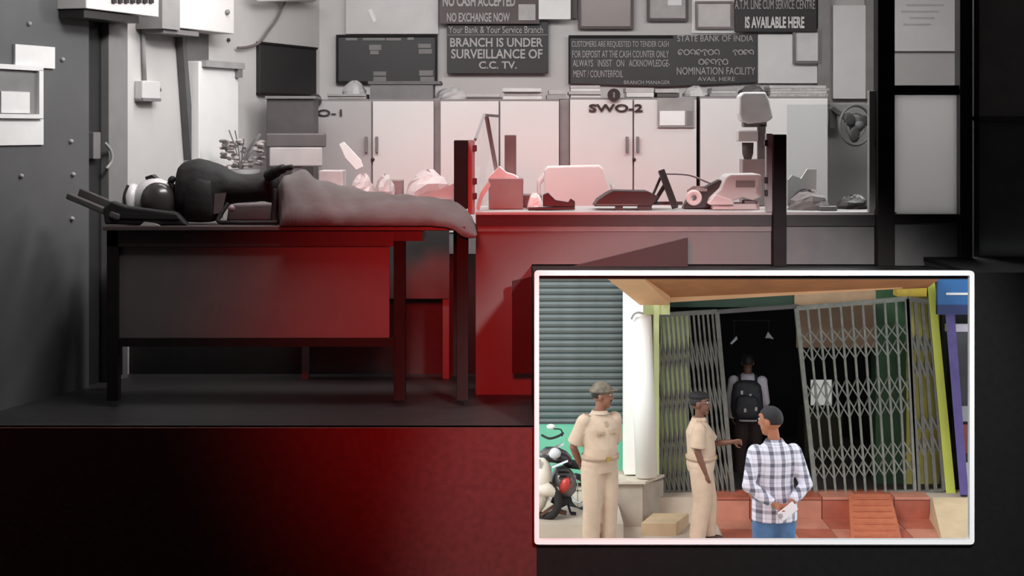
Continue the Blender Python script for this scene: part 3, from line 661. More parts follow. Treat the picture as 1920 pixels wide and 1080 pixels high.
# flat pouch and stick
pc = empty('flat_pouch', px(262, 424, 7.75), 'flat black pouch lying under the helmet', 'pouch')
mk('body', MB().pxprism([(196, 422), (192, 392), (208, 378), (236, 388), (330, 400), (352, 424)], 7.75, .07), mat('pouch_black', (26, 22, 22), .7, bump=.2), pc, bevel=.01)
mk('flap', MB().pxprism([(214, 400), (330, 404), (336, 412), (218, 410)], 7.744, .006), mat('pouch_black', (26, 22, 22)), pc)
mk('chair_arm', MB().bar(px(130, 368, 7.9), px(226, 408, 7.75), .03, .05).bar(px(150, 362, 7.95), px(234, 398, 7.8), .05, .03), mat('arm_wood', (86, 80, 79), .5), label='worn wooden arm of a bench jutting out past the table end', cat='armrest', bevel=.006)
mk('paper_scrap', MB().pxprism([(262, 424), (270, 417), (290, 420), (300, 424)], 7.735, .02), paperg, label='small scrap of paper on the table edge under the pouch', cat='paper')
# slumped black backpack
bpk = empty('backpack', px(430, 424, 7.95), 'slumped black backpack with trailing straps on the long table', 'backpack')
bm_ = mat('bag_black', (24, 19, 19), .75, var=.25, scale=18, bump=.25)
def sect(stations, D, nseg=16, dep=.11):       # stations: (column, top row, bottom row, depth scale)
    rings = []
    for x, y0, y1, ds in stations:
        a_, b_ = px(x, y0, D), px(x, y1, D); cz = (a_.z+b_.z)/2; hz = (a_.z-b_.z)/2
        rings.append([Vector((a_.x, D+dep*ds*math.cos(2*math.pi*k/nseg), cz+hz*math.sin(2*math.pi*k/nseg))) for k in range(nseg)])
    return MB().loft(rings)
body = sect([(330, 338, 395, .3), (334, 318, 410, .7), (344, 308, 418, .95), (358, 303, 421, 1), (374, 301, 421, 1.05), (390, 304, 421, 1.05), (404, 309, 420, 1), (412, 311, 412, .95), (420, 315, 398, .9), (432, 323, 388, .9), (444, 329, 386, .85),
             (460, 331, 385, .85), (478, 330, 384, .85), (494, 325, 382, .8), (508, 321, 386, .75), (518, 322, 384, .6), (524, 330, 372, .35)], 7.95)
solid('body', body, bm_, bpk, .012, 4)
mk('front_pocket', sect([(344, 350, 418, .2), (352, 336, 421, .8), (376, 332, 422, 1), (396, 338, 421, .9), (404, 352, 418, .2)], 7.87, dep=.05), bm_, bpk, smooth=True)
mk('top_loop', MB().tube(curve_pts([px(504, 334, 7.86), px(520, 325, 7.78), px(532, 321, 7.72), px(548, 318, 7.68)]), [.03]*8+[.024]*8+[.014]*8+[.006], 8), bm_, bpk, smooth=True)
mk('strap', MB().tube(curve_pts([px(514, 360, 7.9), px(516, 388, 7.88), px(514, 406, 7.87), px(515, 421, 7.86)]), .018, 8), bm_, bpk, smooth=True)
mk('strap', MB().tube(curve_pts([px(428, 386, 7.87), px(416, 404, 7.85), px(410, 420, 7.83), px(440, 422, 7.8), px(520, 422, 7.8)]), .011, 8), bm_, bpk, smooth=True)
mk('grab_knob', MB().ell(px(322, 342, 7.93), (.02,0,.004), (0,.02,0), (0,0,.02)).tube([px(318, 344, 7.93), px(328, 362, 7.93), px(336, 380, 7.93)], .014, 8), bm_, bpk, smooth=True)
mk('zip_pull', MB().ball(px(434, 396, 7.8), .018), mat('pull_grey', (124, 104, 106), .4), bpk, smooth=True)
mk('white_patch', MB().pxprism([(402, 368), (424, 366), (416, 404), (400, 406)], 7.845, .012), mat('patch_grey', (92, 80, 79)), bpk)
mk('folded_blanket', MB().pxprism([(424, 420), (428, 396), (440, 389), (534, 387), (538, 420)], 8.12, .18), mat('blanket_dull', (92, 80, 80), .9, bump=.2), label='dull folded blanket behind the black backpack', cat='blanket', bevel=.01)
# grey dust sheet over a long heap
sh = MB(); rnd = random.Random(11)
prof = [(524, 420, 424), (527, 345, 424), (536, 322, 424), (552, 318, 424), (572, 320, 424), (592, 327, 424), (612, 336, 424), (636, 346, 424), (664, 351, 424), (700, 356, 424), (740, 361, 424), (776, 364, 424), (806, 369, 424), (832, 374, 426), (852, 380, 432), (868, 388, 442), (880, 400, 446), (886, 414, 446), (889, 430, 444)]
fine = []
for i in range(len(prof)-1):
    for k in range(5):
        t = k/5; fine.append(tuple(prof[i][q]*(1-t)+prof[i+1][q]*t for q in range(3)))
fine.append(prof[-1]); NV = 22; rings = []
for i, (x, y0, y1) in enumerate(fine):
    u = i/(len(fine)-1); ring = []
    for k in range(NV+1):
        v = k/NV; ang = math.pi*v
        dep = .02+.56*v                     # front edge to back edge
        hgt = max(0, math.sin(ang))**.62
        fold = .5+.3*math.sin(x*.05-v*7+2*math.sin(x*.021))+.2*math.sin(x*.13+v*11+1.5*math.sin(v*5))
        hh = hgt*(1-.27*fold*(1-hgt*.55)) - .07*math.exp(-((v-.2-.1*math.sin(x*.018))/.045)**2)*hgt
        D_ = T0+dep-.05; p = px(x, y1, D_)
        ztop_ = px(x, y0, T0+.27).z; zb = max(zt+.002, 0) if y1 <= 424 else px(x, y1, T0).z
        ring.append(Vector((p.x+.01*math.sin(v*9+u*20), D_, zb+(ztop_-zb)*hh)))
    rings.append(ring)
n = NV+1; b0 = 0
sh.v = [p for r_ in rings for p in r_]
for i in range(len(rings)-1):
    for k in range(NV): sh.f.append((i*n+k, i*n+k+1, (i+1)*n+k+1, (i+1)*n+k))
so = mk('dust_sheet', sh, mat('sheet_cloth', (92, 85, 84), .9, var=.14, scale=7, bump=.45), smooth=True, label='rumpled grey sheet covering a long heap and hanging over the table end', cat='sheet')
sd = so.modifiers.new('thick', 'SOLIDIFY'); sd.thickness = .006; sd.offset = -1

# ------------------------------------------------------------------ rest every loose thing on its surface
SURF = {ztop: ('carton.001', 'slip_of_paper', 'stapler', 'paper_tray', 'crumpled_paper', 'ledger_tray', 'folding_stand', 'tape_dispenser', 'counting_machine', 'desk_lamp', 'paper_pile', 'dark_file', 'hand_bag', 'cloth_fold', 'pen_tray', 'white_slip', 'glass_screen', 'counter_post.002', 'grey_mat'),
        zt: ('helmet', 'flat_pouch', 'paper_scrap', 'backpack', 'folded_blanket'),
        px(0, 373, DK).z: ('paper_heap', 'file_tray', 'cloth_lump', 'paper_ball', 'stamp_pad', 'white_bag', 'envelope', 'paper_twist')}
for z_, names in SURF.items():
    for n_ in names:
        if n_ in bpy.data.objects: settle(bpy.data.objects[n_], z_)
# ------------------------------------------------------------------ street in front of the branch, one storey lower
conc = mat('concrete_ground', (188, 176, 160), .85, var=.1, scale=3, bump=.15)
concd = mat('concrete_plinth', (176, 166, 152), .85, var=.12, scale=5, bump=.2)
ledge = mat('beige_ledge', (196, 174, 140), .8, var=.1, scale=5, bump=.15)
tile = mat('red_tile', (166, 92, 72), .5, var=.16, scale=5)
tile_s = mat('red_tile_pale', (188, 126, 104), .5, var=.12, scale=5)
ramp_m = mat('ramp_orange', (178, 102, 72), .6, var=.12, scale=9, bump=.1)
gate_m = mat('gate_iron', (104, 104, 98), .5, .0, var=.2, scale=14)
gate_l = mat('gate_iron_light', (122, 126, 118), .5, .0, var=.2, scale=14)
cream = mat('cream_green', (226, 236, 176), .8, var=.05, scale=3)
lime = mat('lime_paint', (206, 218, 96), .7, var=.06, scale=3)
yell = mat('yellow_paint', (214, 204, 112), .7, var=.08, scale=3)
greenp = mat('green_paint', (42, 76, 48), .6, var=.2, scale=4)
whitep = mat('white_column', (244, 244, 238), .6, var=.03, scale=2)
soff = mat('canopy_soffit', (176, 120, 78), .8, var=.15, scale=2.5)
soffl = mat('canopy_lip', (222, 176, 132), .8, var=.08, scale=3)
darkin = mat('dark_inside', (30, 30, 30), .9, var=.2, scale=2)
brownp = mat('brown_panel', (120, 96, 76), .7, var=.1, scale=3)
GZ = -3.2
def gz(D): return max(GZ, -2.95-.0767*(D-14.5)) if D > 14.5 else -2.95
structure('street', MB().hexa([(-3, 9, -2.75), (9, 9, -2.75), (9, 17.75, GZ), (-3, 17.75, GZ), (-3, 9, -2.65), (9, 9, -2.65), (9, 17.75, GZ+.0), (-3, 17.75, GZ+.0)])
          .box(-3, 9, 17.75, 25, GZ-.1, GZ), conc)
structure('wall_bounce', MB().box(-3.0, 8.5, 11.21, 11.3, .7, 3.2), whitep)  # added white face, bounces daylight back onto the street

# --- platform with red tiled steps
fl_ = empty('entrance_steps', px(1540, 960, 18.6), 'red tiled entrance platform and step before the collapsible gate', 'steps')
zt_ = px(0, 932, 18.6).z                      # platform top
xl_, xr_ = px(1338, 0, 18.6).x, px(1744, 0, 18.6).x
xw0, xw1 = px(1196, 0, 18.6).x, px(1800, 0, 18.6).x
mk('core', MB().box(xl_, xr_, 18.62, 19.02, GZ-.02, zt_-.012), mat('mortar', (150, 110, 92), .9), fl_)
ts = (xr_-xl_)/6
for i in range(6):
    x0, x1 = xl_+i*ts+.006, xl_+(i+1)*ts-.006
    mk('tile', MB().box(x0, x1, 18.60, 18.62, GZ+.004, zt_-.04), tile if i % 2 else tile_s, fl_)      # riser
    mk('tile', MB().box(x0, x1, 18.59, 18.99, zt_-.03, zt_), tile_s if i % 2 else tile, fl_)          # platform edge
    for j in range(2):
        mk('tile', MB().box(x0, x1, 17.62+j*.49+.006, 17.62+(j+1)*.49-.006, GZ-.02, GZ+.012+.001*((i+j) % 3)), tile_s if (i+j) % 2 else tile, fl_)
mk('drain_hole', MB().lathe((px(1678, 0, 18.4).x, 18.59, -3.0), [(.001, 0)]), darkin, fl_)
structure('floor_porch', MB().box(xw0, xl_, 18.62, 19.02, GZ, zt_-.01).box(xr_, xw1+.2, 18.6, 19.02, GZ, zt_-.01), conc)
structure('floor_inside', MB().box(xw0, xw1+.2, 19.02, 23, GZ, zt_-.005), mat('inside_floor_shade', (58, 54, 50), .8, var=.2))  # darkness behind the gate put into the floor colour
rp = empty('ramp', px(1640, 1008, 17.6), 'orange concrete ramp laid over the red tiled step', 'ramp')
ra, rb = px(1592, 0, 18.6).x, px(1672, 0, 18.6).x; rc, rd = px(1594, 0, 17.55).x, px(1690, 0, 17.55).x
mk('body', MB().hexa([(rc,17.5,GZ+.012),(rd,17.5,GZ+.012),(rb,18.62,GZ+.012),(ra,18.62,GZ+.012),(rc,17.5,GZ+.03),(rd,17.5,GZ+.03),(rb,18.64,zt_+.03),(ra,18.64,zt_+.03)]), ramp_m, rp, bevel=.006)
for k in range(7):
    t = (k+.6)/7.4; yy = 17.5+t*1.12; zz = GZ+.03+t*(zt_-GZ); x0 = rc+(ra-rc)*t+.05; x1 = rd+(rb-rd)*t-.05
    mk('ridge', MB().bar((x0, yy, zz+.006), (x1, yy, zz+.006), .03, .014, up=(0, 0, 1)), ramp_m, rp)
mk('sand_bank', MB().hexa([(px(1738,0,18).x,17.6,GZ+.001),(px(1860,0,17.6).x,17.6,GZ+.001),(px(1860,0,18.6).x,18.58,GZ+.001),(px(1742,0,18.58).x,18.58,GZ+.001),
    (px(1766,0,17.6).x,17.6,GZ+.02),(px(1860,0,17.6).x,17.6,GZ+.02),(px(1860,0,18.6).x,18.58,zt_+.0),(px(1748,0,18.58).x,18.58,zt_+.0)]), ledge, label='sloping beige concrete apron beside the red tiled step', cat='ramp')
pb = empty('plinth_block', px(1195, 985, 18.2), 'weathered concrete plinth block under the white column', 'plinth')
mk('block', MB().pxprism([(1155, 908), (1206, 908), (1206, 992), (1155, 992)], 18.25, .85), concd, pb, bevel=.01)
mk('side_block', MB().hexa([(px(1206,0,18.25).x, 18.25, GZ), (px(1244,0,18.7).x, 18.7, GZ), (px(1244,0,18.7).x, 18.84, GZ), (px(1206,0,18.25).x, 18.84, GZ)]+
   [(px(1206,0,18.25).x, 18.25, px(0,908,18.25).z), (px(1244,0,18.7).x, 18.7, px(0,900,18.7).z), (px(1244,0,18.7).x, 18.84, px(0,900,18.7).z), (px(1206,0,18.25).x, 18.84, px(0,908,18.25).z)]), concd, pb)
mk('coping', MB().hexa([px(1150,908,18.2), px(1210,908,18.2), px(1246,894,18.75), px(1160,894,18.75)]+[p+Vector((0,0,.03)) for p in (px(1150,908,18.2), px(1210,908,18.2), px(1246,894,18.75), px(1160,894,18.75))]), mat('coping', (206, 196, 180), .8), pb)
mk('step_block', MB().hexa([px(1202,1012,17.85), px(1268,1012,17.85), px(1292,985,18.3), px(1224,985,18.3), px(1202,980,17.85), px(1268,980,17.85), px(1292,962,18.3), px(1224,962,18.3)]), ledge,
   label='low beige concrete step block beside the plinth', cat='step', bevel=.01)

# --- column, pipe, pilasters, canopy
cl = empty('column', px(1190, 905, 18.7), 'white square column with a pale green inner face', 'column')
ztop_ = px(0, 470, 18.7).z
mk('shaft', MB().box(px(1171,0,18.6).x, px(1206,0,18.6).x, 18.6, 18.9, px(0,908,18.25).z+.035, ztop_), whitep, cl)
mk('capital', MB().rect(1204, 470, 1256, 590, 18.75, .2), cream, cl)
mk('inner_face', MB().rect(1226, 470, 1236, 928, 18.72, .2), cream, cl)
dp = empty('drain_pipe', px(1207, 895, 18.5), 'thick white drain pipe standing before the column', 'pipe')
p0, p1 = px(1212, 893, 18.42), px(1201, 592, 18.42)
mk('pipe', MB().tube([p0, p1], .125, 20), whitep, dp, smooth=True)
mk('clamp', MB().tube(curve_pts([px(1184, 598, 18.3), px(1188, 590, 18.27), px(1196, 586, 18.27), px(1206, 588, 18.27)]), .012, 8), mat('clamp_grey', (150, 150, 150), .4), dp, smooth=True)
structure('pillar_lime', MB().hexa([px(1774,926,18.85),px(1792,926,18.85),px(1792,926,19.2),px(1774,926,19.2),px(1734,480,18.85),px(1748,480,18.85),px(1748,480,19.2),px(1734,480,19.2)]), lime)
structure('pillar_lime_head', MB().rect(1682, 480, 1738, 556, 18.98, .2), mat('olive_head', (176, 150, 60), .7))
cy = empty('canopy', px(1440, 540, 18.7), 'sloping beige concrete canopy over the gate', 'canopy')
cA, cB = px(1236, 562, 18.75), px(1690, 540, 18.75); cC, cD = px(1060, 470, 16.4), px(1840, 470, 16.4)
up = Vector((0, 0, .14))
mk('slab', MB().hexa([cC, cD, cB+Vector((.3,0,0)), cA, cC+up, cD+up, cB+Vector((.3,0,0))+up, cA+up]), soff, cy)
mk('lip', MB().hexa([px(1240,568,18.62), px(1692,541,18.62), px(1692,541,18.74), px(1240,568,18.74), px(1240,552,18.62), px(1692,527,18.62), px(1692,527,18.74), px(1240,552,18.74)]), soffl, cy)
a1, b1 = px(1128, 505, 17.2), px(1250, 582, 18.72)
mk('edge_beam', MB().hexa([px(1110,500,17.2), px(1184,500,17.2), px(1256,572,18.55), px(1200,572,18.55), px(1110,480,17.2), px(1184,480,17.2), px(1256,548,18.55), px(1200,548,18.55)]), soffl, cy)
structure('wall_over_gate', MB().rect(1240, 480, 1500, 576, 19.06, .1), mat('fascia_green', (32, 52, 40), .8, var=.2, scale=3))
structure('trim_transom', MB().rect(1490, 545, 1642, 572, 19.04, .1), mat('transom_beige', (150, 124, 96), .8))

# --- dark porch behind the gate
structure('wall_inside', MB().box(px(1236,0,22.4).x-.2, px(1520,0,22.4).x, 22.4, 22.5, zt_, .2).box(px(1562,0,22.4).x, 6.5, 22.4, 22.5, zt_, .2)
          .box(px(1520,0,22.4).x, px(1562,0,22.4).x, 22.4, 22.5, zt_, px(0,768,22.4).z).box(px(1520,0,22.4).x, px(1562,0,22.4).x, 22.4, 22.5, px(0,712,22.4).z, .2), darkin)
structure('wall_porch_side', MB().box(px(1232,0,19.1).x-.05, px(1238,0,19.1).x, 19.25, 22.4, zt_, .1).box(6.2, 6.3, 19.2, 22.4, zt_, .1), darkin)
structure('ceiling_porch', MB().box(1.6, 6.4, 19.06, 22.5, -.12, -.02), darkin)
structure('wall_window_backing', MB().box(0, 9, 24.4, 24.5, -3.2, -.6), whitep)  # added white backing, makes the window behind the gate look bright
structure('pillar_green', MB().rect(1642, 480, 1702, 934, 19.32, .25), greenp)
structure('pillar_yellow', MB().rect(1700, 556, 1768, 934, 19.3, .2), yell)
structure('pillar_yellow_side', MB().rect(1238, 590, 1292, 934, 19.3, .2), cream)
mk('wood_panel', MB().rect(1494, 572, 1642, 652, 19.28, .05), brownp, label='dull brown panel above the extended side of the gate', cat='panel')
mk('doormat', MB().hexa([px(1366, 927, 19.1), px(1420, 927, 19.1), px(1424, 905, 20.2), px(1372, 905, 20.2)]+[p+Vector((0,0,.02)) for p in (px(1366, 927, 19.1), px(1420, 927, 19.1), px(1424, 905, 20.2), px(1372, 905, 20.2))]),
   mat('red_carpet', (150, 30, 30), .9, var=.15, scale=30), label='red carpet inside the open doorway', cat='carpet')
mk('counter_box', MB().rect(1508, 772, 1580, 925, 20.8, .5), mat('inside_table', (62, 60, 44), .8), label='dim olive table inside below the bright window', cat='table', bevel=.01)
wn = empty('notice_sheets', px(1460, 640, 20.4), 'pair of small pale corner brackets in the dark doorway', 'bracket')
mk('bracket', MB().pxprism([(1369, 644), (1381, 630), (1383, 636), (1372, 646)], 20.3, .02), mat('bracket_pale', (200, 210, 210), .5), wn)
mk('bracket', MB().pxprism([(1435, 634), (1440, 622), (1451, 636), (1442, 634)], 20.3, .02), mat('bracket_pale', (200, 210, 210), .5), wn)
mk('rod', MB().rect(1372, 600, 1448, 602, 20.32, .02).rect(1376, 602, 1378, 634, 20.32, .02).rect(1440, 602, 1442, 626, 20.32, .02), darkin, wn)

# --- collapsible gate: two leaves of upright bars with rows of crossed strips
GD = 18.9
def leaf(x0t, x1t, x0b, x1b, yt0, yt1, yb0, yb1, nbar, tiers, span, m, label, wbar, D=GD):
    r = empty('collapsible_gate', px((x0b+x1b)/2, (yb0+yb1)/2, D), label, 'gate', 'leaves of the collapsible gate')
    def at(u, v, dd=0):            # u across, v 0 top .. 1 bottom
        xt = x0t+(x1t-x0t)*u; xb_ = x0b+(x1b-x0b)*u; yt = yt0+(yt1-yt0)*u; yb = yb0+(yb1-yb0)*u
        return px(xt+(xb_-xt)*v, yt+(yb-yt)*v, D+dd)
    for i in range(nbar+1):
        u = i/nbar
        mk('bar', MB().bar(at(u, 0), at(u, 1), wbar*1.0, .03), m, r)
    for (v0, v1) in tiers:
        for i in range(nbar+1):
            for s_ in (1, -1):
                j = i+s_*span
                u0 = i/nbar; u1 = j/nbar; va, vb = v0, v1
                if j < 0 or j > nbar:
                    jj = max(0, min(nbar, j)); fr = abs(jj-i)/span
                    if fr == 0: continue
                    u1 = jj/nbar; vb = v0+(v1-v0)*fr
                mk('lattice_strip', MB().bar(at(u0, va, -.02*s_), at(u1, vb, -.02*s_), wbar*.6, .008), m, r)
    mk('head_rail', MB().bar(at(0, 0), at(1, 0), .05, .06), m, r)
    mk('foot_rail', MB().bar(at(0, 1), at(1, 1), .03, .06), m, r)
    for u in (0, 1): mk('end_stile', MB().bar(at(u, 0, -.01), at(u, 1, -.01), .05, .05), m, r)
    return r
leaf(1212, 1344, 1240, 1374, 592, 584, 944, 926, 15, ((.13, .33), (.38, .56), (.6, .8), (.8, .97)), 1, gate_m, 'folded leaf of the iron collapsible gate with closely packed bars', .024)
r = leaf(1493, 1700, 1530, 1716, 578, 560, 930, 920, 10, ((.12, .2), (.2, .29), (.39, .495), (.495, .6), (.735, .825), (.825, .915)), 1, gate_l, 'wide pulled-out leaf of the iron gate with open diamond lattice', .026)
leaf(1702, 1742, 1722, 1770, 560, 566, 922, 918, 3, ((.16, .3), (.3, .42), (.6, .7), (.7, .82)), 1, gate_m, 'short leaf of the iron gate before the yellow pillar', .04)
mk('gate_rail', MB().bar(px(1340, 585, GD+.02), px(1496, 574, GD+.02), .045, .06), mat('rail_iron', (84, 82, 80), .5), label='iron rail spanning the open doorway between the gate leaves', cat='rail')

# --- roller shutter and turquoise wall
rs = empty('roller_shutter', px(1095, 795, 19.1), 'closed grey roller shutter of many ribbed slats beside the column', 'shutter')
shm = mat('shutter_grey', (108, 116, 115), .4, .3, var=.15, scale=5)
xs0, xs1 = px(985, 0, 19.2).x, px(1176, 0, 19.2).x; ph = 12.2/F*19.2; z_ = px(0, 796, 19.2).z; first = None
dz = (xs1-xs0)*.035
for k in range(30):
    zb = z_+k*ph
    if first is None:
        rings = []
        for (dy, zz) in ((0, 0), (-.012, .18), (-.02, .5), (-.012, .8), (0, .93), (.012, .96), (.012, .02)): rings.append((dy, zz*ph))
        prof_l = [Vector((xs0, 19.2+dy, zb+zz)) for dy, zz in rings]; prof_r = [Vector((xs1, 19.2+dy, zb+zz)) for dy, zz in rings]
        first = mk('slat', MB().loft([prof_l, prof_r]), shm, rs)
    else: inst(first, (0, 0, k*ph), rs)
mk('guide_rail', MB().rect(1176, 470, 1184, 800, 19.12, .1), mat('guide_dark', (74, 74, 76), .5), rs)
mk('bottom_bar', MB().rect(985, 792, 1180, 800, 19.16, .06), mat('guide_dark', (74, 74, 76), .5), rs)
structure('wall_shop', MB().box(xs0-.3, xs1+.06, 19.24, 19.4, GZ, .5), mat('shop_wall', (150, 146, 138), .8))
structure('wall_turquoise', MB().rect(985, 800, 1190, 905, 19.0, .2), mat('turquoise', (110, 190, 158), .7, var=.08, scale=3))
structure('floor_ledge', MB().box(px(985,0,17.2).x, px(1165,0,17.6).x, 17.25, 19.2, GZ-.05, -2.92), conc)
# --- shop at the other side
pp = structure('pillar_purple', MB().hexa([px(1800,928,18.6),px(1816,928,18.6),px(1816,928,18.95),px(1800,928,18.95),px(1764,480,18.6),px(1782,480,18.6),px(1782,480,18.95),px(1764,480,18.95)]), mat('purple_paint', (84, 72, 130), .6))
sd_ = empty('shop_door', px(1820, 925, 19.0), 'glass shop door in a pale frame beside the purple pillar', 'door')
mk('frame_post', MB().hexa([px(1802,925,18.98),px(1810,925,18.98),px(1810,925,19.05),px(1802,925,19.05),px(1776,608,18.98),px(1784,608,18.98),px(1784,608,19.05),px(1776,608,19.05)]), mat('door_frame', (214, 204, 214), .4), sd_)
mk('frame_head', MB().rect(1774, 608, 1880, 622, 18.98, .06), mat('door_frame', (214, 204, 214), .4), sd_)
mk('pane', MB().rect(1784, 622, 1880, 930, 19.1, .02), mat('shop_glass', (52, 52, 58), .12, var=.3, scale=3), sd_)
mk('shelf_item', MB().rect(1792, 762, 1880, 790, 19.04, .05), mat('shop_grey', (150, 152, 150), .5), sd_)
mk('shelf_item', MB().rect(1796, 796, 1880, 850, 19.04, .05), mat('shop_red', (128, 66, 60), .5), sd_)
mk('shelf_item', MB().rect(1804, 868, 1880, 925, 19.04, .05), mat('shop_pale', (196, 198, 200), .5), sd_)
sg = empty('shop_sign', px(1800, 590, 18.5), 'blue shop sign board above the glass door', 'sign')
mk('panel', MB().rect(1758, 480, 1890, 584, 18.55, .08), mat('sign_blue', (28, 86, 140), .5, var=.1), sg)
mk('lower_band', MB().rect(1758, 572, 1890, 590, 18.54, .08), mat('sign_navy', (24, 40, 90), .5), sg)
mk('stripe', MB().rect(1774, 549, 1890, 553, 18.54, .01), plast_w, sg)
structure('wall_shop_front', MB().rect(1766, 480, 1900, 935, 19.14, .1), darkin)

# --- parked motorcycle, front end towards the guard
MD = 17.65
mc = empty('motorcycle', px(1052, 1000, MD), 'parked motorcycle with a cream fairing and round mirror near the shutter', 'motorcycle')
tyre = mat('tyre', (34, 32, 32), .8); chrome = mat('chrome', (220, 220, 220), .15, .9); crm = mat('cream_fairing', (222, 212, 196), .35)
mb_ = MB().torus(px(1083, 925, MD+.35), .19, .035, (.75, .6, 0), 32, 10); mk('wheel', mb_, tyre, mc, smooth=True)
mk('spokes', MB().torus(px(1083, 920, MD+.35), .13, .01, (.75, .6, 0)).bar(px(1083, 890, MD+.35), px(1083, 950, MD+.35), .015, .015).bar(px(1072, 920, MD+.35), px(1094, 920, MD+.35), .015, .015), chrome, mc)
mk('wheel', MB().torus(px(1020, 938, MD-.15), .18, .045, (.5, .85, 0), 32, 10), tyre, mc, smooth=True)
mk('fairing', sect([(985, 880, 960, .5), (1000, 868, 965, .8), (1012, 858, 962, 1), (1022, 858, 950, .9), (1030, 866, 930, .6), (1034, 880, 915, .3)], MD-.1, dep=.16), crm, mc, smooth=True)
mk('front_fender', sect([(990, 920, 940, .5), (1006, 906, 930, 1), (1028, 904, 930, 1), (1048, 914, 936, .5)], MD-.2, dep=.1), crm, mc, smooth=True)
mk('engine', sect([(1034, 888, 916, .5), (1042, 876, 925, .9), (1056, 872, 934, 1), (1070, 880, 932, .9), (1080, 892, 920, .5)], MD+.05, dep=.16), mat('engine_grey', (120, 116, 116), .35, .5), mc, smooth=True)
for k in range(4): mk('cooling_fin', MB().rect(1044+k*2, 880+k*8, 1066+k*2, 883+k*8, MD-.14, .1), mat('fin_dark', (58, 56, 56)), mc)
mk('fuel_tank', sect([(1012, 846, 862, .4), (1024, 838, 866, .9), (1044, 838, 868, 1), (1062, 846, 870, .7), (1072, 856, 872, .3)], MD, dep=.15), mat('tank_dark', (46, 46, 52), .25), mc, smooth=True)
mk('side_panel', sect([(1050, 905, 925, .4), (1056, 896, 926, .9), (1066, 894, 918, .8), (1070, 898, 912, .3)], MD-.12, dep=.06), mat('panel_red', (190, 62, 56), .35), mc, smooth=True)
mk('exhaust', MB().tube([px(1036, 934, MD-.05), px(1052, 942, MD-.05), px(1066, 936, MD+.05)], [.05, .06, .05], 12), tyre, mc, smooth=True)
mk('fork', MB().bar(px(1012, 862, MD-.2), px(1020, 938, MD-.2), .03, .03).bar(px(1024, 862, MD-.1), px(1030, 938, MD-.12), .03, .03), chrome, mc)
mk('handlebar', MB().tube(curve_pts([px(1016, 816, MD+.1), px(1030, 822, MD), px(1046, 818, MD-.1), px(1056, 812, MD-.15)]), .014, 8), tyre, mc, smooth=True)
mk('handlebar_rod', MB().bar(px(1014, 852, MD-.22), px(1056, 832, MD-.1), .022, .022), chrome, mc)
mk('handlebar_rod', MB().bar(px(1034, 876, MD-.2), px(1064, 864, MD-.1), .022, .022), chrome, mc)
mir = mk('mirror', MB().ell(px(1033, 800, MD), (.048,0,0), (0,.02,0), (0,0,.03)), mat('mirror_shell', (226, 236, 232), .2), mc, smooth=True)
mk('mirror_stem', MB().tube(curve_pts([px(1038, 804, MD), px(1052, 806, MD), px(1054, 818, MD)]), .008, 6), tyre, mc, smooth=True)
mk('headlight', MB().ell(px(1040, 850, MD-.16), (.07,0,0), (0,.06,0), (0,0,.06)), mat('lamp_glass', (206, 210, 212), .1), mc, smooth=True)
mk('seat', sect([(1056, 866, 876, .5), (1072, 862, 878, 1), (1090, 866, 880, .9), (1100, 872, 878, .4)], MD+.15, dep=.12), tyre, mc, smooth=True)
mk('footrest', MB().bar(px(1036, 956, MD-.1), px(1062, 962, MD-.1), .04, .06).bar(px(1014, 966, MD-.2), px(1050, 940, MD-.15), .03, .03), mat('brown_metal', (96, 66, 52), .5), mc)
mk('stand', MB().bar(px(1060, 930, MD), px(1070, 962, MD), .025, .025).bar(px(1070, 962, MD), px(1080, 963, MD), .03, .03), tyre, mc)
# ------------------------------------------------------------------ people
skin1 = mat('skin_brown', (134, 88, 68), .55, var=.06, scale=10)
skin2 = mat('skin_dark', (112, 74, 58), .55, var=.06, scale=10)
skin3 = mat('skin_warm', (176, 112, 80), .55, var=.06, scale=10)
khaki = mat('khaki_cloth', (196, 173, 150), .85, var=.07, scale=9, bump=.5)
khaki_d = mat('khaki_trim', (178, 154, 130), .8, var=.07, scale=12)
hairm = mat('hair_black', (26, 22, 22), .6, var=.3, scale=40)
capm = mat('cap_camouflage', (108, 98, 84), .8, var=.45, scale=22)
brass = mat('brass', (190, 160, 90), .3, .8)
shoe_b = mat('brown_shoe', (70, 46, 34), .4)
eyew = mat('eye_white', (220, 215, 210), .3); eyed = mat('eye_dark', (24, 18, 16), .2); lipm = mat('lip', (120, 66, 58), .5)

